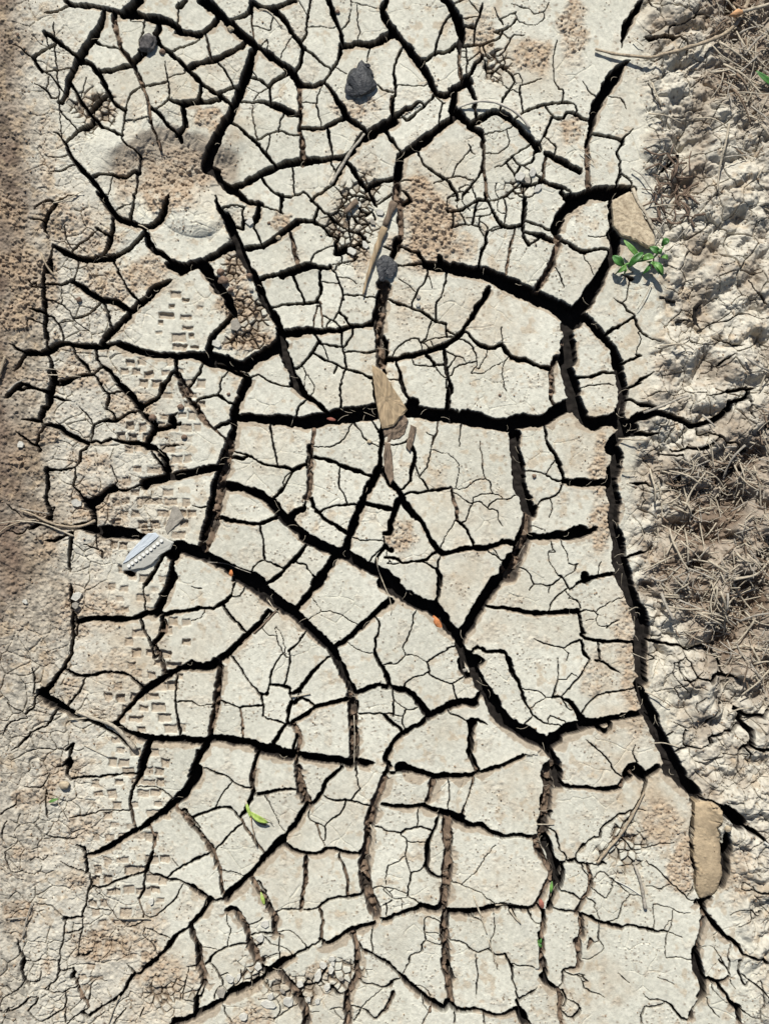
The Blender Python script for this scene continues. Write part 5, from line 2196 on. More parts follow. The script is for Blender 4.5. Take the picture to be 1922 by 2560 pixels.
def lump(name, u, v, rx, ry, rz, mat, label, cat, seed=0, amp=.3, facet=True, sink=.25, group=None, rot=0.0, sub=3):
    bm = bmesh.new(); bmesh.ops.create_icosphere(bm, subdivisions=sub, radius=1.0)
    for w in bm.verts:
        p = w.co.copy()
        d = 1 + amp * mnoise.noise(p * 1.3 + Vector((seed * 3.1, 0, 0))) + amp * .5 * mnoise.noise(p * 3.1 + Vector((0, seed * 2.3, 0)))
        if facet:
            for k in range(9):
                rr_ = random.Random(seed * 31 + k)
                n_ = Vector((rr_.uniform(-1, 1), rr_.uniform(-1, 1), rr_.uniform(-.3, 1))).normalized()
                dd = (p * d).dot(n_)
                if dd > .78: d *= .78 / dd
        w.co = p * d
    z = surf_top(u, v, min(rx, ry))
    M = Matrix.Rotation(rot, 4, 'Z') @ Matrix.Diagonal((rx * S, ry * S, rz * S, 1))
    bmesh.ops.transform(bm, matrix=M, verts=bm.verts)
    loc = P(u, v, z + rz * S * (1 - sink * 2))
    me = bpy.data.meshes.new(name); bm.to_mesh(me); bm.free(); me.materials.append(mat)
    if not facet: me.polygons.foreach_set('use_smooth', np.ones(len(me.polygons), dtype=bool))
    o = bpy.data.objects.new(name, me); col.objects.link(o); o.location = loc
    setp(o, label=label, category=cat, group=group)
    return o

def blade(bm, a, b, width, z0, z1, arch, n=9, fold=.25, tipw=0.02, side=0.0):
    """a leaf between two photo points: midrib fold, arched, tapering to both ends, thin but solid"""
    A = Vector((a[0], -a[1])); B = Vector((b[0], -b[1])); d = (B - A); L_ = d.length; d.normalize(); nn_ = Vector((-d.y, d.x))
    rows = []
    for i in range(n + 1):
        t = i / n
        c = A + d * L_ * t + nn_ * side * math.sin(math.pi * t)
        w = width * .5 * max(tipw, math.sin(math.pi * min(1, t * .92 + .04)) ** .75)
        z = z0 + (z1 - z0) * t + arch * math.sin(math.pi * t)
        row = []
        for f in (-1, -.5, 0, .5, 1):
            p = c + nn_ * w * f
            row.append(P(p.x, -p.y, z + abs(f) * fold * w * S + 0.12 * w * S * math.sin(6 * t + f)))
        rows.append(row)
    top = [[bm.verts.new(p) for p in r] for r in rows]
    bot = [[bm.verts.new(p - Vector((0, 0, .0003))) for p in r] for r in rows]
    for i in range(n):
        for k in range(4):
            bm.faces.new((top[i][k], top[i + 1][k], top[i + 1][k + 1], top[i][k + 1]))
            bm.faces.new((bot[i][k], bot[i][k + 1], bot[i + 1][k + 1], bot[i + 1][k]))
    for i in range(n):
        bm.faces.new((top[i][0], bot[i][0], bot[i + 1][0], top[i + 1][0])); bm.faces.new((top[i][4], top[i + 1][4], bot[i + 1][4], bot[i][4]))
    for r_ in (0, n):
        for k in range(4): bm.faces.new((top[r_][k], top[r_][k + 1], bot[r_][k + 1], bot[r_][k]))

def empty(name, loc, label, cat, group=None):
    e = bpy.data.objects.new(name, None); col.objects.link(e); e.location = loc; e.empty_display_size = .01
    setp(e, label=label, category=cat, group=group); return e

# ---- charcoal
lump('charcoal_lump', *T(480, 0, 1395, 690), 38, 44, 15, M_COAL, 'large blue-black charcoal lump with a glossy broken face, on a pale plate near the top', 'charcoal', 3, .5, True, .3, rot=.5, sub=4)
for k, (x, y, r_) in enumerate([(1440, 560, 13), (1480, 620, 9), (1490, 690, 8)]):
    lump('charcoal_crumb', *T(480, 0, x, y), r_, r_ * .8, r_ * .6, M_COAL, ['black crumb touching the top of the large charcoal lump', 'small black crumb at the upper right of the large charcoal lump', 'small black crumb at the right side of the large charcoal lump'][k], 'charcoal', 10 + k, .4)
lump('charcoal_piece', *T(960, 480, 5, 620), 24, 36, 9, M_COAL, 'crumbly black charcoal piece beside the flat wood sliver in the middle', 'charcoal', 5, .7, True, .3, sub=4)
lump('clinker_ball', *T(0, 0, 1235, 365), 22, 22, 13, poly_mat('grey_clinker', (0.12, 0.11, 0.105), .7, scale=160, bump=1), 'dark grey round clinker stuck in a crack at the upper left', 'stone', 6, .3, False, .3, sub=4)
for k, (ox_, oy_, x, y, r_, lab_) in enumerate([(480, 960, 305, 85, 17, 'small brown pebble on the plate left of the upper wide level crack'), (480, 960, 1470, 480, 19, 'rounded tan pebble on a thin crack left of the wooden wedge'),
        (960, 960, 1245, 765, 21, 'round brown pebble on the plate right of the central vertical crack'), (960, 960, 960, 92, 13, 'tiny reddish pebble above the wide level crack at centre right'),
        (480, 480, 640, 260, 15, 'small reddish brown pebble left of the round tan crumb patch'), (480, 0, 1210, 105, 18, 'flat reddish pebble near the top edge above the charcoal lump'),
        (480, 0, 320, 240, 28, 'tan pebble lodged in the wide slanting crack at the top left'), (480, 480, 265, 740, 42, 'largest rounded brown clod in the rubble below the boot print'),
        (480, 480, 240, 670, 36, 'pale blocky clod directly above the largest brown clod in the rubble'), (480, 480, 480, 700, 26, 'reddish clod in the rubble filled slanting crack'),
        (480, 480, 325, 820, 26, 'small brown clod just below the largest clod in the rubble'), (480, 480, 495, 815, 18, 'smallest round clod in the rubble filled slanting crack'),
        (480, 480, 720, 380, 24, 'little pale clod hanging over the crack above the tan crumb patch'), (0, 0, 160, 300, 14, 'dark pebble in the loose soil at the upper left edge'),
        (0, 480, 660, 895, 26, 'brown pebble on the rough plate at the left margin'), (0, 1920, 545, 135, 40, 'cream rounded pebble in the crumbly ground above the small green leaf'),
        (0, 960, 1530, 440, 26, 'dark brown clod beside the tyre marks on the left'), (0, 960, 1270, 280, 32, 'brown clod wedged in the crack junction among the tyre marks'),
        (0, 960, 1500, 190, 30, 'dark crumbly clod right of the wedged brown clod among tyre marks'), (0, 0, 1350, 430, 26, 'pale broken clod just right of the dark clinker ball'),
        (960, 1440, 670, 780, 20, 'grey clod bridging the split below the orange leaf scrap'), (1422, 1920, 1290, 480, 30, 'tan nugget on the crack beside the brick shaped clod')]):
    lump('pebble' if r_ < 22 else 'clod', *T(ox_, oy_, x, y), r_ * K, r_ * K * .85, r_ * K * .7, M_PEB if 'brown' in lab_ or 'red' in lab_ or 'dark' in lab_ else M_TAN if 'tan' in lab_ or 'cream' in lab_ else M_GREYFLAKE, lab_, 'pebble' if r_ < 22 else 'clod', 40 + k, .3, k % 2 == 0, .25)

# ---- twigs and wood
long_pts = [T(1422, 0, x, y) for x, y in [(210, 420), (350, 460), (520, 490), (660, 515), (760, 500), (860, 480), (950, 440), (1060, 400), (1200, 340), (1310, 270), (1390, 190), (1440, 100), (1500, 0), (1520, -60)]]
stem('twig', long_pts, 3.2, 5.6, M_TWIG, 'longest twig, thick and curved, sweeping out of the top right corner', 'twig', lift=.002, arch=.004, seed=1, sides=9,
     twigs=[[T(1422, 0, 1430, 110), T(1422, 0, 1400, 60), T(1422, 0, 1380, 20)]])
e = empty('twig', P(*T(1422, 0, 1661, 60), surf_top(*T(1422, 0, 1600, 80)) + .008), 'short pale twig with a frayed bright orange end, in the top right corner', 'twig')
p1 = [P(*T(1422, 0, x, y), e.location.z + .002) for x, y in [(1420, 122), (1500, 100), (1580, 80), (1661, 55), (1740, 40)]]
bm = bmesh.new(); tube(bm, p1, [4.4 * S] * 5, 8, .12, 1, 3); link_mesh('shaft', bm, M_STRAW[0], e, p1[0].copy())
p1 = [P(*T(1422, 0, x, y), e.location.z + .002) for x, y in [(1320, 150), (1350, 140), (1385, 130), (1425, 121)]]
bm = bmesh.new(); tube(bm, p1, [3 * S, 8 * S, 8.5 * S, 4.6 * S], 9, .35, .8, 4); link_mesh('frayed_end', bm, M_FRAY, e, p1[0].copy())
stem('twig', [T(960, 0, x, y) for x, y in [(610, 905), (680, 880), (780, 862), (880, 868), (980, 900), (1080, 950), (1160, 1020), (1205, 1080)]], 3.0, 3.6, poly_mat('bleached_twig', (.52, .48, .41), .2, scale=260),
     'pale arched twig lifted over the curved crack right of top centre', 'twig', lift=.001, arch=.007, seed=2, sides=9)
stem('twig', [T(480, 0, x, y) for x, y in [(1430, 1110), (1390, 1170), (1330, 1240), (1260, 1350), (1200, 1450), (1150, 1530)]], 3.2, 4.6, M_STRAW[1], 'grey splintered twig lying along the crack below the large charcoal lump', 'twig', seed=3, flat=.6, zfix=-.0015)
stem('twig', [T(480, 0, x, y) for x, y in [(560, 80), (620, 90), (690, 150), (750, 240)]], 2, .9, M_STRAW[0], 'thin pale twig at the top edge, above the first slanting crack', 'twig', seed=4)
stem('wood_sliver', [T(480, 480, x, y) for x, y in [(1600, 300), (1560, 400), (1510, 550), (1460, 700), (1420, 860)]], 9, 2.0, M_WOOD, 'flat tan wood sliver leaning left of the crumbly charcoal piece', 'wood sliver', seed=5, flat=.35, wob=.12, lift=.001)
stem('wood_sliver', [T(480, 480, x, y) for x, y in [(1680, 90), (1640, 180), (1600, 290)]], 10, 6, M_BARK, 'short brown bark sliver just above the flat tan wood sliver', 'wood sliver', seed=6, flat=.4)
stem('wood_sliver', [T(480, 480, x, y) for x, y in [(1370, 80), (1320, 130), (1270, 180)]], 9, 6, M_BARK, 'stubby brown bark chip among the shattered flakes, above the tan sliver', 'wood sliver', seed=7, flat=.5)
wedge = empty('wood_wedge', P(970, 1010, surf_top(985, 960)), 'large tan wooden wedge, pointed at the top, jammed in the wide central crack', 'wood wedge')
slab('upper_face', [(929, 915), (945, 922), (962, 936), (985, 975), (1004, 1003), (1018, 1026), (1000, 1045), (984, 1066), (955, 1072), (948, 1045), (940, 1005), (934, 960)], -.001, .009, M_WOOD, None, None, tilt=(-.02, .05), parent=wedge, seed=1, rough=.0016)
slab('broken_end', [(957, 1073), (985, 1067), (1010, 1038), (1020, 1050), (1012, 1085), (985, 1105), (965, 1110)], -.006, .008, M_BARK, None, None, tilt=(0, .15), parent=wedge, seed=2, rough=.003)
slab('bark_strip', [(962, 1105), (976, 1108), (981, 1150), (984, 1200), (975, 1212), (962, 1180), (958, 1140)], -.002, .004, M_BARK, 'rough brown bark strip standing in the crack below the wooden wedge', 'bark', seed=3, rough=.002)
slab('bark_strip', [(1026, 1062), (1040, 1068), (1034, 1100), (1024, 1130), (1014, 1118)], -.001, .004, M_BARK, 'brown leafy bark curl right of the broken end of the wooden wedge', 'bark', seed=4, rough=.002)
for k, (nm, pts, r0, r1, m_, lab_) in enumerate([
    ('twig', [(0, 960, 190, 1050), (0, 960, 280, 1080), (0, 960, 380, 1130), (0, 960, 480, 1170), (0, 960, 620, 1187), (0, 960, 720, 1170), (0, 960, 800, 1135)], 2.2, 3.6, M_TWIG, 'long curved brown twig spanning the crack left of the dotted plastic scrap'),
    ('twig', [(0, 960, 180, 1142), (0, 960, 330, 1150), (0, 960, 450, 1190), (0, 960, 620, 1262)], 1.6, 2.4, M_STRAW[0], 'straight pale twig crossing under the long curved twig on the left'),
    ('twig', [(0, 960, -40, 1165), (0, 960, 100, 1142), (0, 960, 310, 1125)], 1.2, 1.6, M_STRAW[0], 'fine pale stem running off the left edge beside the curved twig'),
    ('twig', [(0, 960, -30, 1280), (0, 960, 60, 1190), (0, 960, 200, 1140)], 1.8, 1.4, M_TWIG, 'thin brown stem curling off the left edge below the fine pale stem'),
    ('twig', [(0, 960, 180, 1035), (0, 960, 320, 1060), (0, 960, 420, 1075)], 1.6, 1.2, M_STRAW[1], 'faint grey stem just above the long curved brown twig'),
    ('bark_strip', [(0, 1440, 640, 1120), (0, 1440, 760, 1170), (0, 1440, 900, 1215), (0, 1440, 985, 1265), (0, 1440, 1060, 1350), (0, 1440, 1135, 1435)], 3.5, 6.0, poly_mat('bleached_bark', (.42, .37, .29), .4, scale=240, bump=.8), 'bleached bark strip lying along the crack at the lower left'),
    ('twig', [(0, 1440, 580, 1190), (0, 1440, 700, 1180), (0, 1440, 830, 1165)], 2.2, 1.4, M_STRAW[0], 'short pale twig at the upper end of the bleached bark strip'),
    ('twig', [(0, 1440, 700, 1400), (0, 1440, 780, 1440), (0, 1440, 900, 1500)], 1.2, .8, M_STRAW[0], 'hair thin stem on the plate below the bleached bark strip'),
    ('twig', [(0, 480, 455, 100), (0, 480, 560, 75), (0, 480, 700, 0)], 1.6, 1.2, M_STRAW[0], 'thin pale stem at the left, above the rounded mud lobes'),
    ('twig', [(0, 480, 350, 510), (0, 480, 400, 620), (0, 480, 460, 700)], 2.6, 2.2, M_TWIG, 'short tan twig leaning into the vertical crack at the left margin'),
    ('twig', [(0, 480, 1150, 270), (0, 480, 1230, 310), (0, 480, 1300, 440)], 1.4, 1.0, M_STRAW[0], 'fine pale stem crossing the crack below the boot print'),
    ('twig', [(0, 480, 0, 1560), (0, 480, 30, 1460), (0, 480, 60, 1370)], 5, 4, M_TWIG, 'stout brown twig at the left edge, about a third of the way down'),
    ('twig', [(0, 480, 80, 1661), (0, 480, 150, 1590), (0, 480, 230, 1560)], 3, 1.5, M_STRAW[1], 'grey root curving in the crack at the left edge'),
    ('straw', [(0, 480, 300, 1460), (0, 480, 400, 1470), (0, 480, 500, 1480)], 1.2, .9, M_STRAW[0], 'fine straw above the level crack at the left margin'),
    ('straw', [(0, 480, 400, 1520), (0, 480, 540, 1525), (0, 480, 680, 1535)], 1.4, .9, M_STRAW[0], 'pale straw lying on the level crack at the left margin'),
    ('twig', [(0, 1920, 1000, 1240), (0, 1920, 1120, 1245), (0, 1920, 1250, 1245)], 2.8, 1.6, M_STRAW[0], 'pale twig lying level on the lower left tyre marks'),
    ('straw', [(0, 1920, 280, 1110), (0, 1920, 240, 1220), (0, 1920, 200, 1400)], 1.8, 1.4, M_STRAW[1], 'upright grey straw in the lower left crumbly ground'),
    ('straw', [(0, 1920, 80, 1245), (0, 1920, 230, 1232)], 2, 1.6, M_STRAW[1], 'level grey straw crossing the upright one at the lower left'),
    ('straw', [(0, 2400, 1000, 290), (0, 2400, 950, 400), (0, 2400, 905, 530)], 1.8, 1.6, M_STRAW[0], 'pale straw slanting down to the bottom edge at the left'),
    ('twig', [(480, 960, 130, 1480), (480, 960, 280, 1500), (480, 960, 490, 1570)], 1.3, .8, M_STRAW[1], 'wispy root over the wide slanting crack left of centre'),
    ('straw', [(480, 960, 1535, 1440), (480, 960, 1545, 1540), (480, 960, 1590, 1661), (960, 1440, 45, 180), (960, 1440, 62, 290), (960, 1440, 55, 320)], 1.6, .8, M_STRAW[0], 'pale curved straw across the main slanting crack in the middle'),
    ('straw', [(480, 1440, 1345, 1160), (480, 1440, 1350, 1350), (480, 1440, 1345, 1560)], 1.4, 1.0, M_STRAW[0], 'straight straw lying inside the narrow vertical crack at lower centre'),
    ('straw', [(480, 1440, 825, 1000), (480, 1440, 900, 992), (480, 1440, 985, 975)], 2.0, 1.4, M_STRAW[0], 'short pale straw bridging the small crack at lower centre'),
    ('straw', [(480, 1440, 630, 200), (480, 1440, 680, 270), (480, 1440, 720, 300)], 1.4, 1.0, M_STRAW[0], 'short straw on the crack crossing left of the orange leaf scrap'),
    ('twig', [(480, 1440, 700, 290), (480, 1440, 600, 395), (480, 1440, 520, 470), (480, 1440, 420, 560)], 3.2, 1.6, M_BARK, 'dark root running along the slanting crack at centre left'),
    ('straw', [(960, 1920, 740, 1060), (960, 1920, 790, 1190), (960, 1920, 850, 1370)], 2.2, 1.6, M_STRAW[0], 'pale straw bridging the lower level crack right of centre'),
    ('straw', [(960, 1920, 925, 1140), (960, 1920, 1020, 1150), (960, 1920, 1115, 1157)], 2.4, 1.6, M_STRAW[0], 'level pinkish straw lying in the lower level crack'),
    ('straw', [(960, 1920, 1040, 1165), (960, 1920, 1080, 1230), (960, 1920, 1130, 1285)], 3.4, 1.5, M_STRAW[0], 'short thick straw below the level pinkish straw'),
    ('straw', [(960, 1920, 865, 1420), (960, 1920, 900, 1530), (960, 1920, 935, 1661)], 1.8, 1.6, M_STRAW[0], 'upright pale straw on the bottom plate right of centre'),
    ('straw', [(960, 1920, 1265, 465), (960, 1920, 1410, 467)], 1.6, 1.2, M_STRAW[0], 'short level straw spanning the wide lower right crack'),
    ('straw', [(480, 1920, 1480, 470), (480, 1920, 1510, 540), (480, 1920, 1525, 610)], 1.5, 1.2, M_STRAW[0], 'small straw in the crumbled vertical crack at lower centre'),
    ('twig', [(1422, 1920, 620, 200), (1422, 1920, 550, 340), (1422, 1920, 440, 530), (1422, 1920, 330, 660), (1422, 1920, 230, 785)], 3.0, 3.8, M_TWIG, 'brown twig slanting across the lower right, left of the brick shaped clod'),
    ('twig', [(1422, 1920, 540, 800), (1422, 1920, 590, 950), (1422, 1920, 630, 1165)], 3.6, 4.4, M_STRAW[1], 'grey stick pointing down below the slanting brown twig at lower right'),
    ('straw', [(1422, 1920, 380, 930), (1422, 1920, 480, 980), (1422, 1920, 600, 1060)], 1.0, 1.0, poly_mat('white_stem', (.62, .6, .54), .1), 'thin whitish stem touching the grey stick at lower right'),
    ('twig', [(1422, 1440, 680, 1390), (1422, 1440, 800, 1390), (1422, 1440, 915, 1422)], 1.6, 1.3, M_STRAW[0], 'pale straw bridging the long black crack at the right'),
    ('twig', [(1422, 1920, 1590, 590), (1422, 1920, 1661, 640), (1422, 1920, 1720, 665)], 2.6, 2.2, poly_mat('white_stem2', (.58, .56, .5), .1), 'white stem at the right edge beside the brick shaped clod'),
    ]):
    pts2 = [T(*q) for q in pts]
    stem(nm, pts2, r0, r1, m_, lab_, {'twig': 'twig', 'straw': 'straw', 'bark_strip': 'bark'}[nm], seed=60 + k, lift=.0006, zfix=(-.004 if 'inside' in lab_ or 'dark root' in lab_ else None))

# ---- clay slab by the seedling, flakes
slab('clay_slab', [T(1422, 480, x, y) for x, y in [(352, 90), (420, 40), (495, 5), (560, 80), (610, 230), (690, 385), (692, 455), (640, 480), (560, 425), (420, 372), (360, 290)]],
     surf_top(*T(1422, 480, 480, 200), 20) - .002, .010, M_TAN, 'wide tan clay slab with a smooth face, standing above the green seedling', 'clay slab', tilt=(.03, -.10), seed=9, rough=.0015)
def ngon(cx, cy, rx, ry, rot, seed):
    r = random.Random(seed); n = r.choice([5, 6, 6, 7]); out = []
    for k in range(n):
        a = 2 * math.pi * (k + r.uniform(-.25, .25)) / n; q = r.uniform(.82, 1.12)
        x, y = math.cos(a) * rx * q, math.sin(a) * ry * q
        out.append((cx + x * math.cos(rot) - y * math.sin(rot), cy + x * math.sin(rot) + y * math.cos(rot)))
    return out
FL = [(480, 2400, 1085, 35, 30, 28), (480, 2400, 1050, 125, 30, 58), (480, 2400, 1155, 78, 30, 34), (480, 2400, 1168, 28, 22, 20), (480, 2400, 897, 195, 30, 32), (480, 2400, 752, 255, 30, 17), (480, 2400, 805, 345, 44, 48),
      (480, 2400, 640, 362, 66, 34), (480, 2400, 430, 465, 40, 34), (480, 2400, 318, 150, 34, 46), (480, 2400, 242, 268, 44, 44), (480, 2400, 392, 130, 18, 36),
      (480, 2400, 970, 325, 22, 26), (480, 2400, 550, 45, 34, 34), (480, 2400, 1122, 222, 34, 30), (480, 2400, 1240, 155, 20, 22), (480, 2400, 655, 300, 34, 28), (480, 2400, 1040, 340, 22, 30), (480, 480, 1330, 492, 42, 36), (480, 480, 212, 1262, 32, 46),
      (480, 480, 365, 1105, 52, 56), (480, 480, 480, 250, 42, 36), (480, 480, 1440, 440, 28, 40), (480, 480, 1380, 100, 30, 28), (480, 480, 1560, 170, 30, 44), (480, 480, 1500, 250, 34, 22), (0, 960, 185, 505, 34, 30),
      (0, 960, 635, 990, 48, 34), (0, 1440, 215, 212, 28, 22), (0, 1440, 650, 165, 50, 34), (0, 1440, 640, 240, 32, 30), (480, 1920, 612, 1290, 42, 42), (480, 1920, 1165, 1580, 28, 34), (480, 1920, 1090, 1630, 38, 32), (480, 1920, 570, 1410, 36, 38),
      (960, 480, 285, 870, 20, 18), (960, 480, 282, 938, 18, 20), (960, 0, 1125, 1470, 46, 40), (960, 0, 1230, 1430, 44, 36), (960, 0, 1270, 1570, 44, 26), (960, 0, 1190, 1500, 36, 26), (0, 1920, 1260, 1105, 34, 24)]
plate_marks = []
for k, (a, b, x, y, rx, ry) in enumerate(FL):
    u, v = T(a, b, x, y)
    o = slab('mud_flake', ngon(u, v, rx * K, ry * K, rnd.uniform(0, 3), 500 + k), surf_top(u, v, 6) - .0006, .0030, M_FLAKE if k % 5 else M_GREYFLAKE, 'x', 'mud flake', tilt=(rnd.uniform(-.12, .12), rnd.uniform(-.12, .12)), seed=k, rough=.0004)
    plate_marks.append((o, u, v, 'pale' if k % 5 else 'greyish', 'mud flake', max(rx, ry) * K))
slab('clay_flake', [T(0, 960, x, y) for x, y in [(1440, 1008), (1482, 1020), (1532, 1112), (1440, 1200), (1392, 1252), (1370, 1195), (1410, 1100)]], surf_top(*T(0, 960, 1440, 1120), 8) - .0008, .003, M_GREYFLAKE,
     'smooth grey three-cornered flake just above the dotted plastic scrap', 'mud flake', seed=77, tilt=(0, .05))

# ---- dotted plastic scrap
def scrap():
    m, nt, b = new_mat('clear_grey_plastic'); b.inputs['Base Color'].default_value = (.46, .45, .40, 1); b.inputs['Roughness'].default_value = .45; b.inputs['Alpha'].default_value = .82
    m2, nt, b = new_mat('bluish_plastic'); b.inputs['Base Color'].default_value = (.50, .54, .57, 1); b.inputs['Roughness'].default_value = .35; b.inputs['Specular IOR Level'].default_value = .5
    m3, nt, b = new_mat('white_print'); b.inputs['Base Color'].default_value = (.72, .71, .66, 1); b.inputs['Roughness'].default_value = .4
    for mm in (m, m2):
        nt = mm.node_tree; n = nt.nodes.new('ShaderNodeTexNoise'); n.inputs['Scale'].default_value = 60; bp = nt.nodes.new('ShaderNodeBump'); bp.inputs['Distance'].default_value = .002; bp.inputs['Strength'].default_value = .5
        tc = nt.nodes.new('ShaderNodeTexCoord'); nt.links.new(tc.outputs['Object'], n.inputs['Vector'])
        nt.links.new(n.outputs[0], bp.inputs['Height']); nt.links.new(bp.outputs[0], nt.nodes['Principled BSDF'].inputs['Normal'])
    z = max(surf_top(*T(0, 960, 1240, 1400), 40), surf_top(*T(0, 960, 1150, 1480), 30)) + .0012
    e = empty('plastic_scrap', P(*T(0, 960, 1240, 1400), z), 'torn piece of clear plastic with a row of white dots, over a crack', 'plastic scrap')
    slab('sheet', [T(0, 960, x, y) for x, y in [(1250, 1290), (1300, 1235), (1370, 1270), (1450, 1312), (1422, 1370), (1350, 1410), (1262, 1500), (1200, 1530), (1090, 1547), (1022, 1552), (1020, 1490), (1100, 1420), (1180, 1350)]], z, .0012, m, None, None, parent=e, seed=4, rough=.0006)
    slab('folded_edge', [T(0, 960, x, y) for x, y in [(1240, 1238), (1300, 1232), (1330, 1262), (1250, 1335), (1160, 1405), (1075, 1470), (1028, 1492), (1060, 1430), (1130, 1348), (1185, 1288)]], z + .0016, .0010, m2, None, None, parent=e, seed=5, rough=.0005)
    for (x, y) in [(1350, 1300), (1318, 1323), (1290, 1346), (1262, 1371), (1232, 1393), (1201, 1416), (1170, 1440), (1140, 1462), (1109, 1485), (1080, 1508)]:
        u, v = T(0, 960, x, y); bm = bmesh.new()
        bmesh.ops.create_cone(bm, cap_ends=True, segments=20, radius1=14.5 * K * S, radius2=14.0 * K * S, depth=.0006, matrix=Matrix.Translation(P(u, v, z + .0031)))
        link_mesh('dot', bm, m3, e, P(u, v, z + .0028), smooth=False)
scrap()

# ---- leaf scraps
def leafscrap(u, v, w, l, rot, mat, label, z):
    bm = bmesh.new(); dx, dy = math.cos(rot) * l / 2, math.sin(rot) * l / 2
    blade(bm, (u - dx, v - dy), (u + dx, v + dy), w, z, z + .002, .003, n=8, fold=-.3, tipw=.35)
    o = link_mesh('leaf_scrap', bm, mat, None, P(u, v, z)); setp(o, label=label, category='leaf')
leafscrap(*T(960, 1440, 442, 388), 16, 40, 1.0, M_ORANGE, 'bright orange leaf scrap on the edge of the main slanting crack', -.002)
leafscrap(*T(480, 960, 1155, 290), 9, 22, .2, M_REDB, 'dull red leaf scrap inside the wide level crack left of the wooden wedge', -.007)
leafscrap(*T(480, 960, 322, 1575), 10, 18, 1.5, M_ORANGE, 'small orange-brown leaf scrap in the wide slanting crack at centre left', -.006)
leafscrap(*T(960, 1920, 1305, 1130), 13, 24, 1.3, M_REDB, 'red curled leaf scrap at the lower right crack crossing', -.002)

# ---- seedling with green leaves
def seedling():
    z = surf_top(*T(1422, 480, 600, 600), 10)
    e = empty('seedling', P(*T(1422, 480, 690, 600), z), 'small green seedling with pointed leaves under the tan clay slab', 'seedling')
    pts = [P(*T(1422, 480, x, y), z + zz) for x, y, zz in [(375, 692, .004), (440, 622, .009), (510, 600, .011), (590, 590, .012), (680, 565, .012), (735, 510, .012), (765, 470, .011)]]
    bm = bmesh.new(); tube(bm, pts, [1.6 * S, 2.4 * S, 2.4 * S, 2.6 * S, 2.6 * S, 2 * S, 1.4 * S], 7, .1, 1, 1); link_mesh('stem', bm, M_LEAF2, e, pts[0].copy())
    pts = [P(*T(1422, 480, x, y), z + zz) for x, y, zz in [(680, 565, .012), (690, 600, .004), (700, 640, -.004)]]
    bm = bmesh.new(); tube(bm, pts, [2 * S] * 3, 7, .1, 1, 2); link_mesh('root_stem', bm, M_REDB, e, pts[0].copy())
    for (a, b, w, m_, z0, z1) in [((575, 580), (428, 430), 46, M_LEAF2, .011, .017), ((440, 632), (335, 562), 74, M_LEAF, .010, .017), ((470, 645), (582, 535), 62, M_LEAF, .012, .019), ((575, 580), (675, 568), 56, M_LEAF2, .013, .016),
            ((735, 530), (642, 485), 58, M_LEAF, .012, .016), ((742, 470), (795, 425), 56, M_LEAF, .013, .018), ((742, 560), (798, 580), 38, M_LEAF2, .011, .012), ((668, 600), (752, 712), 64, M_LEAF, .012, .012), ((668, 610), (745, 700), 30, M_LEAF2, .0125, .015),
            ((650, 620), (595, 695), 34, M_LEAF, .011, .010), ((455, 625), (385, 685), 42, M_LEAF2, .010, .010), ((445, 630), (438, 700), 22, M_LEAF2, .010, .009), ((620, 600), (690, 640), 26, M_LEAF2, .012, .013), ((700, 500), (735, 545), 34, M_LEAF, .013, .015)]:
        bm = bmesh.new(); blade(bm, T(1422, 480, *a), T(1422, 480, *b), w * K, z + z0, z + z1, .004, n=10, fold=.35, side=2)
        link_mesh('leaf', bm, m_, e, P(*T(1422, 480, *a), z + z0))
seedling()
def sprout(name, label, zz, leaves, stems, cat='sprout'):
    a0 = leaves[0][0]
    e = empty(name, P(*a0, zz), label, cat)
    for (a, b, w, m_, h0, h1, sd) in leaves:
        bm = bmesh.new(); blade(bm, a, b, w, zz + h0, zz + h1, .002, n=9, fold=.3, side=sd); link_mesh('leaf', bm, m_, e, P(*a, zz))
    for (pts, r_, m_) in stems:
        p3 = [P(*q, zz + .002) for q in pts]; bm = bmesh.new(); tube(bm, p3, [r_ * S] * len(p3), 6, .15, 1, 1); link_mesh('stem', bm, m_, e, p3[0].copy())
t_ = lambda x, y: T(480, 1920, x, y)
sprout('grass_sprout', 'yellow-green sprout with a withered tip, lying over a crack at lower left', surf_top(*t_(520, 400), 12) + .002,
       [(t_(485, 350), t_(640, 440), 15, M_LIME, .003, .004, -2), (t_(452, 262), t_(492, 400), 8, M_LIME, .002, .003, 1), (t_(500, 380), t_(620, 470), 13, M_BARK, .001, .001, 2), (t_(448, 250), t_(470, 320), 5, M_STRAW[0], .001, .002, 0)],
       [([t_(490, 395), t_(505, 480), t_(525, 560), t_(540, 640)], 1.3, M_TWIG), ([t_(495, 395), t_(500, 470), t_(520, 520)], 1.0, M_FRAY), ([t_(600, 405), t_(650, 425), t_(675, 455)], .8, M_BARK)])
sprout('grass_sprout', 'slim pale green sprout inside the crack below the withered one', -.004, [(t_(572, 1030), t_(602, 1135), 9, M_LIME, .004, .005, 1)], [([t_(575, 1035), t_(560, 1000)], .8, M_TWIG)])
t_ = lambda x, y: T(0, 1920, x, y)
sprout('tiny_plant', 'tiny plant with one bright green leaf in the lower left crumbly ground', surf_top(*t_(450, 260), 8) + .0015, [(t_(418, 275), t_(502, 242), 8, M_LEAF2, .001, .002, 1)],
       [([t_(395, 212), t_(450, 222), t_(525, 218)], .8, M_TWIG), ([t_(500, 280), t_(530, 330), t_(565, 395)], 1.0, M_TWIG), ([t_(525, 200), t_(500, 250), t_(488, 290)], 1.1, M_TWIG)])
t_ = lambda x, y: T(960, 1920, x, y)
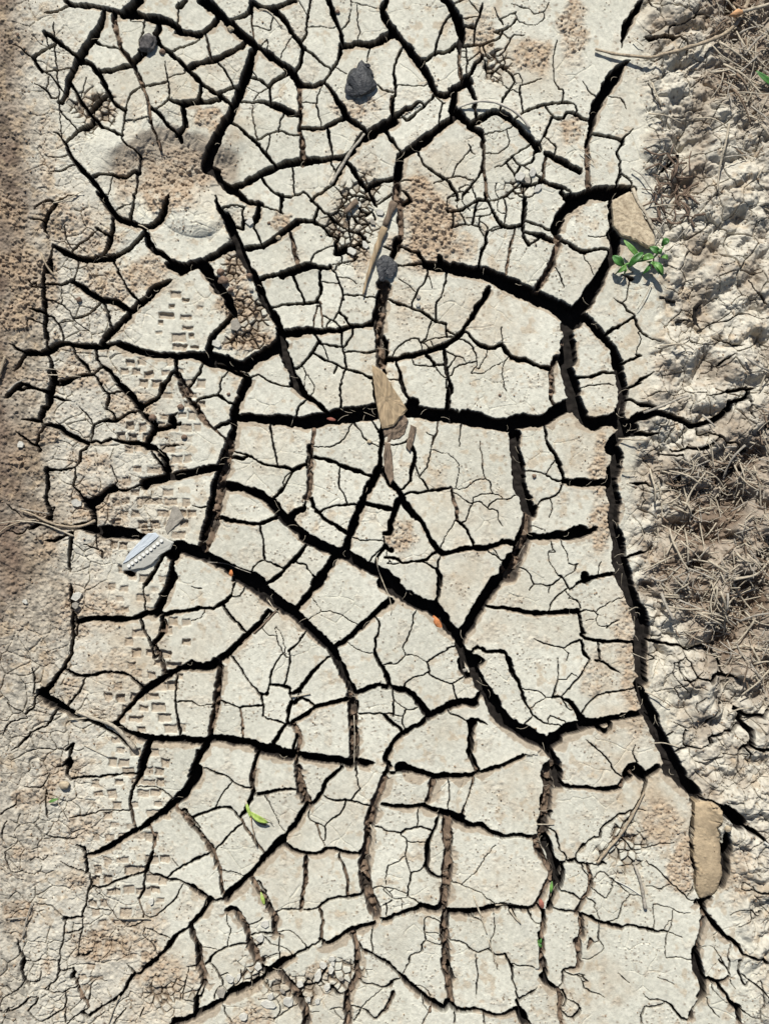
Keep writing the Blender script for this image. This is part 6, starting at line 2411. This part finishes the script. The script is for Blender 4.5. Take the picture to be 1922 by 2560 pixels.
sprout('tiny_plant', 'single upright green blade in the crack above the red curled leaf', -.003, [(t_(1384, 1045), t_(1392, 940), 8, M_LEAF2, .001, .003, 1)], [([t_(1384, 1045), t_(1380, 1075)], .8, M_TWIG)])
sprout('tiny_plant', 'tiny cluster of green leaves low in the lower right vertical crack', -.006, [(t_(1285, 1470), t_(1268, 1415), 6, M_LEAF2, .002, .004, 0), (t_(1290, 1475), t_(1305, 1420), 6, M_LEAF, .002, .004, 0), (t_(1288, 1460), t_(1310, 1500), 7, M_LEAF, .002, .003, 0), (t_(1285, 1440), t_(1275, 1500), 6, M_LEAF2, .002, .003, 0)], [([t_(1290, 1520), t_(1288, 1450)], .8, M_TWIG)])
t_ = lambda x, y: T(1422, 0, x, y)
sprout('tiny_plant', 'dark green grass blade entering at the right edge near the top', surf_top(*t_(1600, 660), 8) + .004, [(t_(1700, 745), t_(1530, 615), 14, M_LEAF, .003, .006, 2)], [([t_(1700, 745), t_(1740, 770)], 1.2, M_LEAF)])

# ---- straw of the right-hand margin: traced stems first
stems_R = [(1422, 0, 14, [(1170, 390), (1260, 490), (1400, 560), (1510, 590)]), (1422, 0, 20, [(1270, 540), (1400, 620), (1500, 720), (1580, 800)]), (1422, 0, 13, [(1170, 600), (1250, 575), (1340, 600), (1400, 680), (1460, 780)]),
    (1422, 0, 12, [(1300, 810), (1420, 795), (1560, 800), (1661, 795)]), (1422, 0, 14, [(1490, 900), (1580, 990), (1661, 1090)]), (1422, 0, 20, [(1300, 1060), (1260, 1240), (1230, 1400), (1210, 1600)]), (1422, 0, 16, [(640, 970), (760, 990), (940, 1010)]),
    (1422, 0, 9, [(600, 1195), (700, 1190), (820, 1190)]), (1422, 0, 16, [(670, 710), (700, 820), (745, 920)]), (1422, 0, 14, [(510, 1410), (600, 1480), (660, 1570), (720, 1620)]), (1422, 0, 12, [(1270, 430), (1400, 430), (1560, 460)]),
    (1422, 0, 14, [(1040, 980), (1160, 1000), (1290, 1080)]), (1422, 0, 13, [(1260, 1330), (1400, 1310), (1540, 1280)]), (1422, 0, 9, [(1300, 1200), (1400, 1160), (1450, 1140)]), (1422, 0, 18, [(1420, 270), (1500, 230), (1620, 210)]), (1422, 0, 12, [(1560, 280), (1620, 330), (1680, 350)]),
    (1422, 0, 10, [(520, 330), (560, 370), (605, 400)]), (1422, 0, 8, [(80, 1250), (150, 1310), (200, 1360)]),
    (1422, 480, 13, [(640, 220), (710, 320), (780, 400)]), (1422, 480, 11, [(800, 230), (740, 320), (700, 430)]), (1422, 480, 30, [(520, -20), (560, 100), (620, 190), (690, 330)]), (1422, 480, 11, [(690, 130), (800, 110), (900, 100)]), (1422, 480, 10, [(1000, 270), (940, 340), (880, 410)]),
    (1422, 480, 13, [(730, 1290), (850, 1280), (950, 1290), (1000, 1330)]), (1422, 480, 22, [(1420, 1390), (1540, 1470), (1680, 1510)]), (1422, 480, 16, [(1560, 1660), (1600, 1520), (1680, 1400)]), (1422, 480, 14, [(1540, 1380), (1600, 1400), (1640, 1500)]), (1422, 480, 9, [(1040, 1210), (1150, 1205), (1250, 1150)]), (1422, 480, 9, [(680, 760), (620, 880), (560, 980)]),
    (1422, 960, 20, [(600, 245), (750, 190), (900, 125), (980, 100)]), (1422, 960, 18, [(660, 700), (690, 850), (700, 990)]), (1422, 960, 11, [(710, 890), (800, 875), (900, 890), (940, 920)]), (1422, 960, 17, [(1090, 260), (1190, 360)]), (1422, 960, 20, [(1340, 1620), (1500, 1590), (1600, 1530), (1680, 1460)]),
    (1422, 960, 14, [(980, 1530), (1080, 1570), (1180, 1620)]), (1422, 960, 22, [(1130, 1460), (1200, 1510), (1290, 1570)]), (1422, 960, 14, [(1580, 1661), (1640, 1540)]), (1422, 960, 12, [(1370, 1060), (1500, 970)]), (1422, 960, 14, [(400, 455), (560, 470), (640, 465)]), (1422, 960, 11, [(1560, 620), (1661, 650)]), (1422, 960, 12, [(1580, 1080), (1661, 1200)]),
    (1422, 960, 14, [(430, 730), (560, 725)]), (1422, 960, 8, [(1440, 1140), (1400, 1260)]), (1422, 960, 8, [(740, 1200), (725, 1370)]),
    (1422, 1440, 28, [(750, 140), (790, 250), (840, 360)]), (1422, 1440, 18, [(1350, 60), (1450, 170), (1560, 300)]), (1422, 1440, 14, [(620, 950), (740, 1010), (830, 1070)]), (1422, 1440, 24, [(1340, 20), (1500, 5)]), (1422, 1440, 11, [(1430, 225), (1620, 175)]), (1422, 1440, 17, [(890, 190), (1000, 240), (1110, 280)]),
    (1422, 1440, 15, [(1030, 290), (1150, 350), (1230, 390)]), (1422, 1440, 18, [(1190, 80), (1190, 180), (1170, 260)]), (1422, 1440, 22, [(1270, 130), (1275, 280)]), (1422, 1440, 7, [(520, 640), (640, 690)]), (1422, 1440, 10, [(1100, 560), (1250, 620), (1390, 650)]), (1422, 1440, 14, [(1310, 1140), (1390, 1100), (1490, 1085)]), (1422, 1440, 16, [(890, 100), (960, 50)]), (1422, 1440, 18, [(1440, 390), (1560, 330), (1680, 300)]),
    (1422, 1440, 10, [(490, 290), (560, 265), (620, 280)]), (1422, 1440, 12, [(1100, 380), (1200, 380), (1290, 440)]), (1422, 1440, 9, [(980, 410), (1040, 320), (1090, 300)])]
straws = []
for k, (a, b, w, pts) in enumerate(stems_R):
    p2 = [T(a, b, x, y) for x, y in pts]
    m_i = 0 if (k * 7) % 5 < 3 else 1
    o = stem('straw', p2, w * K * .5, w * K * .38, M_STRAW[m_i], 'x', 'straw', 'dry straw stems matted along the right side', lift=.0035, arch=.002, seed=200 + k, sides=6, flat=.75)
    straws.append((o, sum(q[0] for q in p2) / len(p2), sum(q[1] for q in p2) / len(p2), 'pale' if m_i == 0 else 'grey', 'straw stem', math.dist(p2[0], p2[-1])))
rs = random.Random(99)
def straw_w(u, v):
    j = int((v + MARG) / G); i = int((u + MARG) / G); return float(straw[j, i])
def rand_pts(u, v, L_, a, bend):
    out = []
    for k in range(4):
        t = k / 3 - .5
        out.append((u + math.cos(a) * L_ * t - math.sin(a) * bend * (t * t), v + math.sin(a) * L_ * t + math.cos(a) * bend * (t * t)))
    return out
n_ = 0
while n_ < 105:
    u, v = rs.uniform(1580, 1915), rs.uniform(5, 2000)
    if straw_w(u, v) < .5 or u > 1905: continue
    L_ = rs.uniform(35, 120); a = rs.gauss(.7, .9) if rs.random() < .7 else rs.uniform(0, 3.14)
    p2 = rand_pts(u, v, L_, a, rs.uniform(-50, 50)); w = rs.uniform(1.2, 3.2); m_i = rs.choice([0, 0, 0, 1, 2])
    if max(q[0] for q in p2) > PW + 50 or min(q[1] for q in p2) < -50: continue
    o = stem('straw', p2, w, w * .7, M_STRAW[m_i], 'x', 'straw', 'dry straw stems matted along the right side', lift=rs.uniform(.0, .005), arch=rs.uniform(0, .003), seed=300 + n_, sides=5, flat=.8)
    straws.append((o, u, v, ['pale', 'grey', 'dark'][m_i], 'straw stem', L_)); n_ += 1
# the fine chopped litter between them
bm = bmesh.new(); k = 0
while k < 1700:
    u, v = rs.uniform(1500, 1975), rs.uniform(-50, 2200)
    if rs.random() > straw_w(u, v): continue
    L_ = rs.uniform(8, 50); a = rs.gauss(.7, 1.0)
    z = surf_top(u, v, 3); r_ = rs.uniform(.5, 1.9); dz = rs.uniform(-.0015, .004)
    p3 = [P(u + math.cos(a) * L_ * t, v + math.sin(a) * L_ * t + rs.uniform(-2, 2), z + .001 + dz * (t + .5) + .0005) for t in (-.5, 0, .5)]
    tube(bm, p3, [r_ * S] * 3, 4, .2, .7, k); k += 1
o = link_mesh('straw_litter', bm, M_STRAW[1], None, P(1760, 1200, 0), smooth=False)
for m_ in (M_STRAW[0], M_STRAW[2]): o.data.materials.append(m_)
o.data.polygons.foreach_set('material_index', np.random.RandomState(4).choice([0, 1, 1, 2], (len(o.data.polygons) // 10) + 1).repeat(10)[:len(o.data.polygons)].astype(np.int32))
setp(o, label='fine chopped straw litter spread over the churned mud on the right', category='straw litter', kind='stuff')
# dead leaves and stems down in the dark hollow
hz = [(1660 + rs.uniform(-35, 70), 480 + rs.uniform(-95, 95)) for _ in range(46)]
bm = bmesh.new()
for q, (u, v) in enumerate(hz):
    z = surf_top(u, v, 4); a = rs.uniform(0, 3.14)
    p2 = rand_pts(u, v, rs.uniform(30, 70), a, rs.uniform(-90, 90))
    p3 = [P(x, y, surf_top(x, y, 2) + .002 + rs.uniform(0, .003)) for x, y in p2]
    tube(bm, p3, [rs.uniform(1.2, 3.2) * S] * 4, 5, .2, .5, q)
o = link_mesh('dead_leaf_tangle', bm, M_DEAD, None, P(1700, 420, 0)); setp(o, label='tangle of curled brown dead leaves in the dark hollow at the upper right', category='dead leaves', kind='stuff')
# fine roots bared in the wide cracks
bm = bmesh.new(); k = 0
jj_, ii_ = np.nonzero((sdf < -4) & (wid > 14) & (U > 10) & (U < PW - 10) & (V > 10) & (V < PH - 10))
sel = np.random.RandomState(8).choice(len(jj_), 170, replace=False)
for t in sel:
    u, v = float(U[jj_[t], ii_[t]]), float(V[jj_[t], ii_[t]]); L_ = rs.uniform(10, 34); a = rs.uniform(0, 6.28); z = -rs.uniform(.001, .006)
    p2 = rand_pts(u, v, L_, a, rs.uniform(-26, 26))
    tube(bm, [P(x, y, z + rs.uniform(-.001, .001)) for x, y in p2], [rs.uniform(.28, .6) * S] * 4, 4, .1, 1, int(t))
o = link_mesh('root_hairs', bm, M_STRAW[0], None, P(960, 1280, 0)); setp(o, label='fine pale root hairs bared inside the wide cracks', category='roots', kind='stuff')
# loose grit resting on plates and around the crumb patches
bm = bmesh.new(); k = 0
wgt = np.clip(crumb * 0.5 + 0.10 * mot + 0.14 * roughL + .1 * churn, 0, 1)
while k < 5200:
    u, v = rs.uniform(0, PW), rs.uniform(0, PH)
    j = int((v + MARG) / G); i = int((u + MARG) / G)
    if rs.random() > wgt[j, i] or sdf[j, i] < 2: continue
    r_ = rs.choice([.8, 1.0, 1.2, 1.6, 2.4]) * S * rs.uniform(.8, 1.4); c = P(u, v, float(Z[j, i]) + r_ * .35)
    f = [c + Vector((rs.uniform(.7, 1.2) * r_ * math.cos(q), rs.uniform(.6, 1.2) * r_ * math.sin(q), 0)) for q in (0, 1.25, 2.5, 3.7, 5.1)]
    vb = [bm.verts.new(p - Vector((0, 0, r_))) for p in f]; vt = [bm.verts.new(c + (p - c) * .7 + Vector((0, 0, r_ * rs.uniform(.3, .8)))) for p in f]
    bm.faces.new(vt)
    for q in range(5): bm.faces.new((vb[q], vb[(q + 1) % 5], vt[(q + 1) % 5], vt[q]))
    k += 1
o = link_mesh('loose_grit', bm, poly_mat('brown_grit', (0.27, 0.195, 0.13), .6, scale=90), None, P(960, 1280, 0), smooth=False); setp(o, label='loose brown grit scattered over the plates', category='grit', kind='stuff')

name_all(straws, lambda it: '%s %s straw stem' % ('long' if it[5] > 60 else 'short', it[3]))
name_all(plate_marks, lambda it: '%s %s loose mud flake' % ('bigger' if it[5] > 11 else 'little', it[3]))
for it in plate_marks: setp(it[0], group='loose mud flakes lying on the plates')
print('done', len(bpy.data.objects))
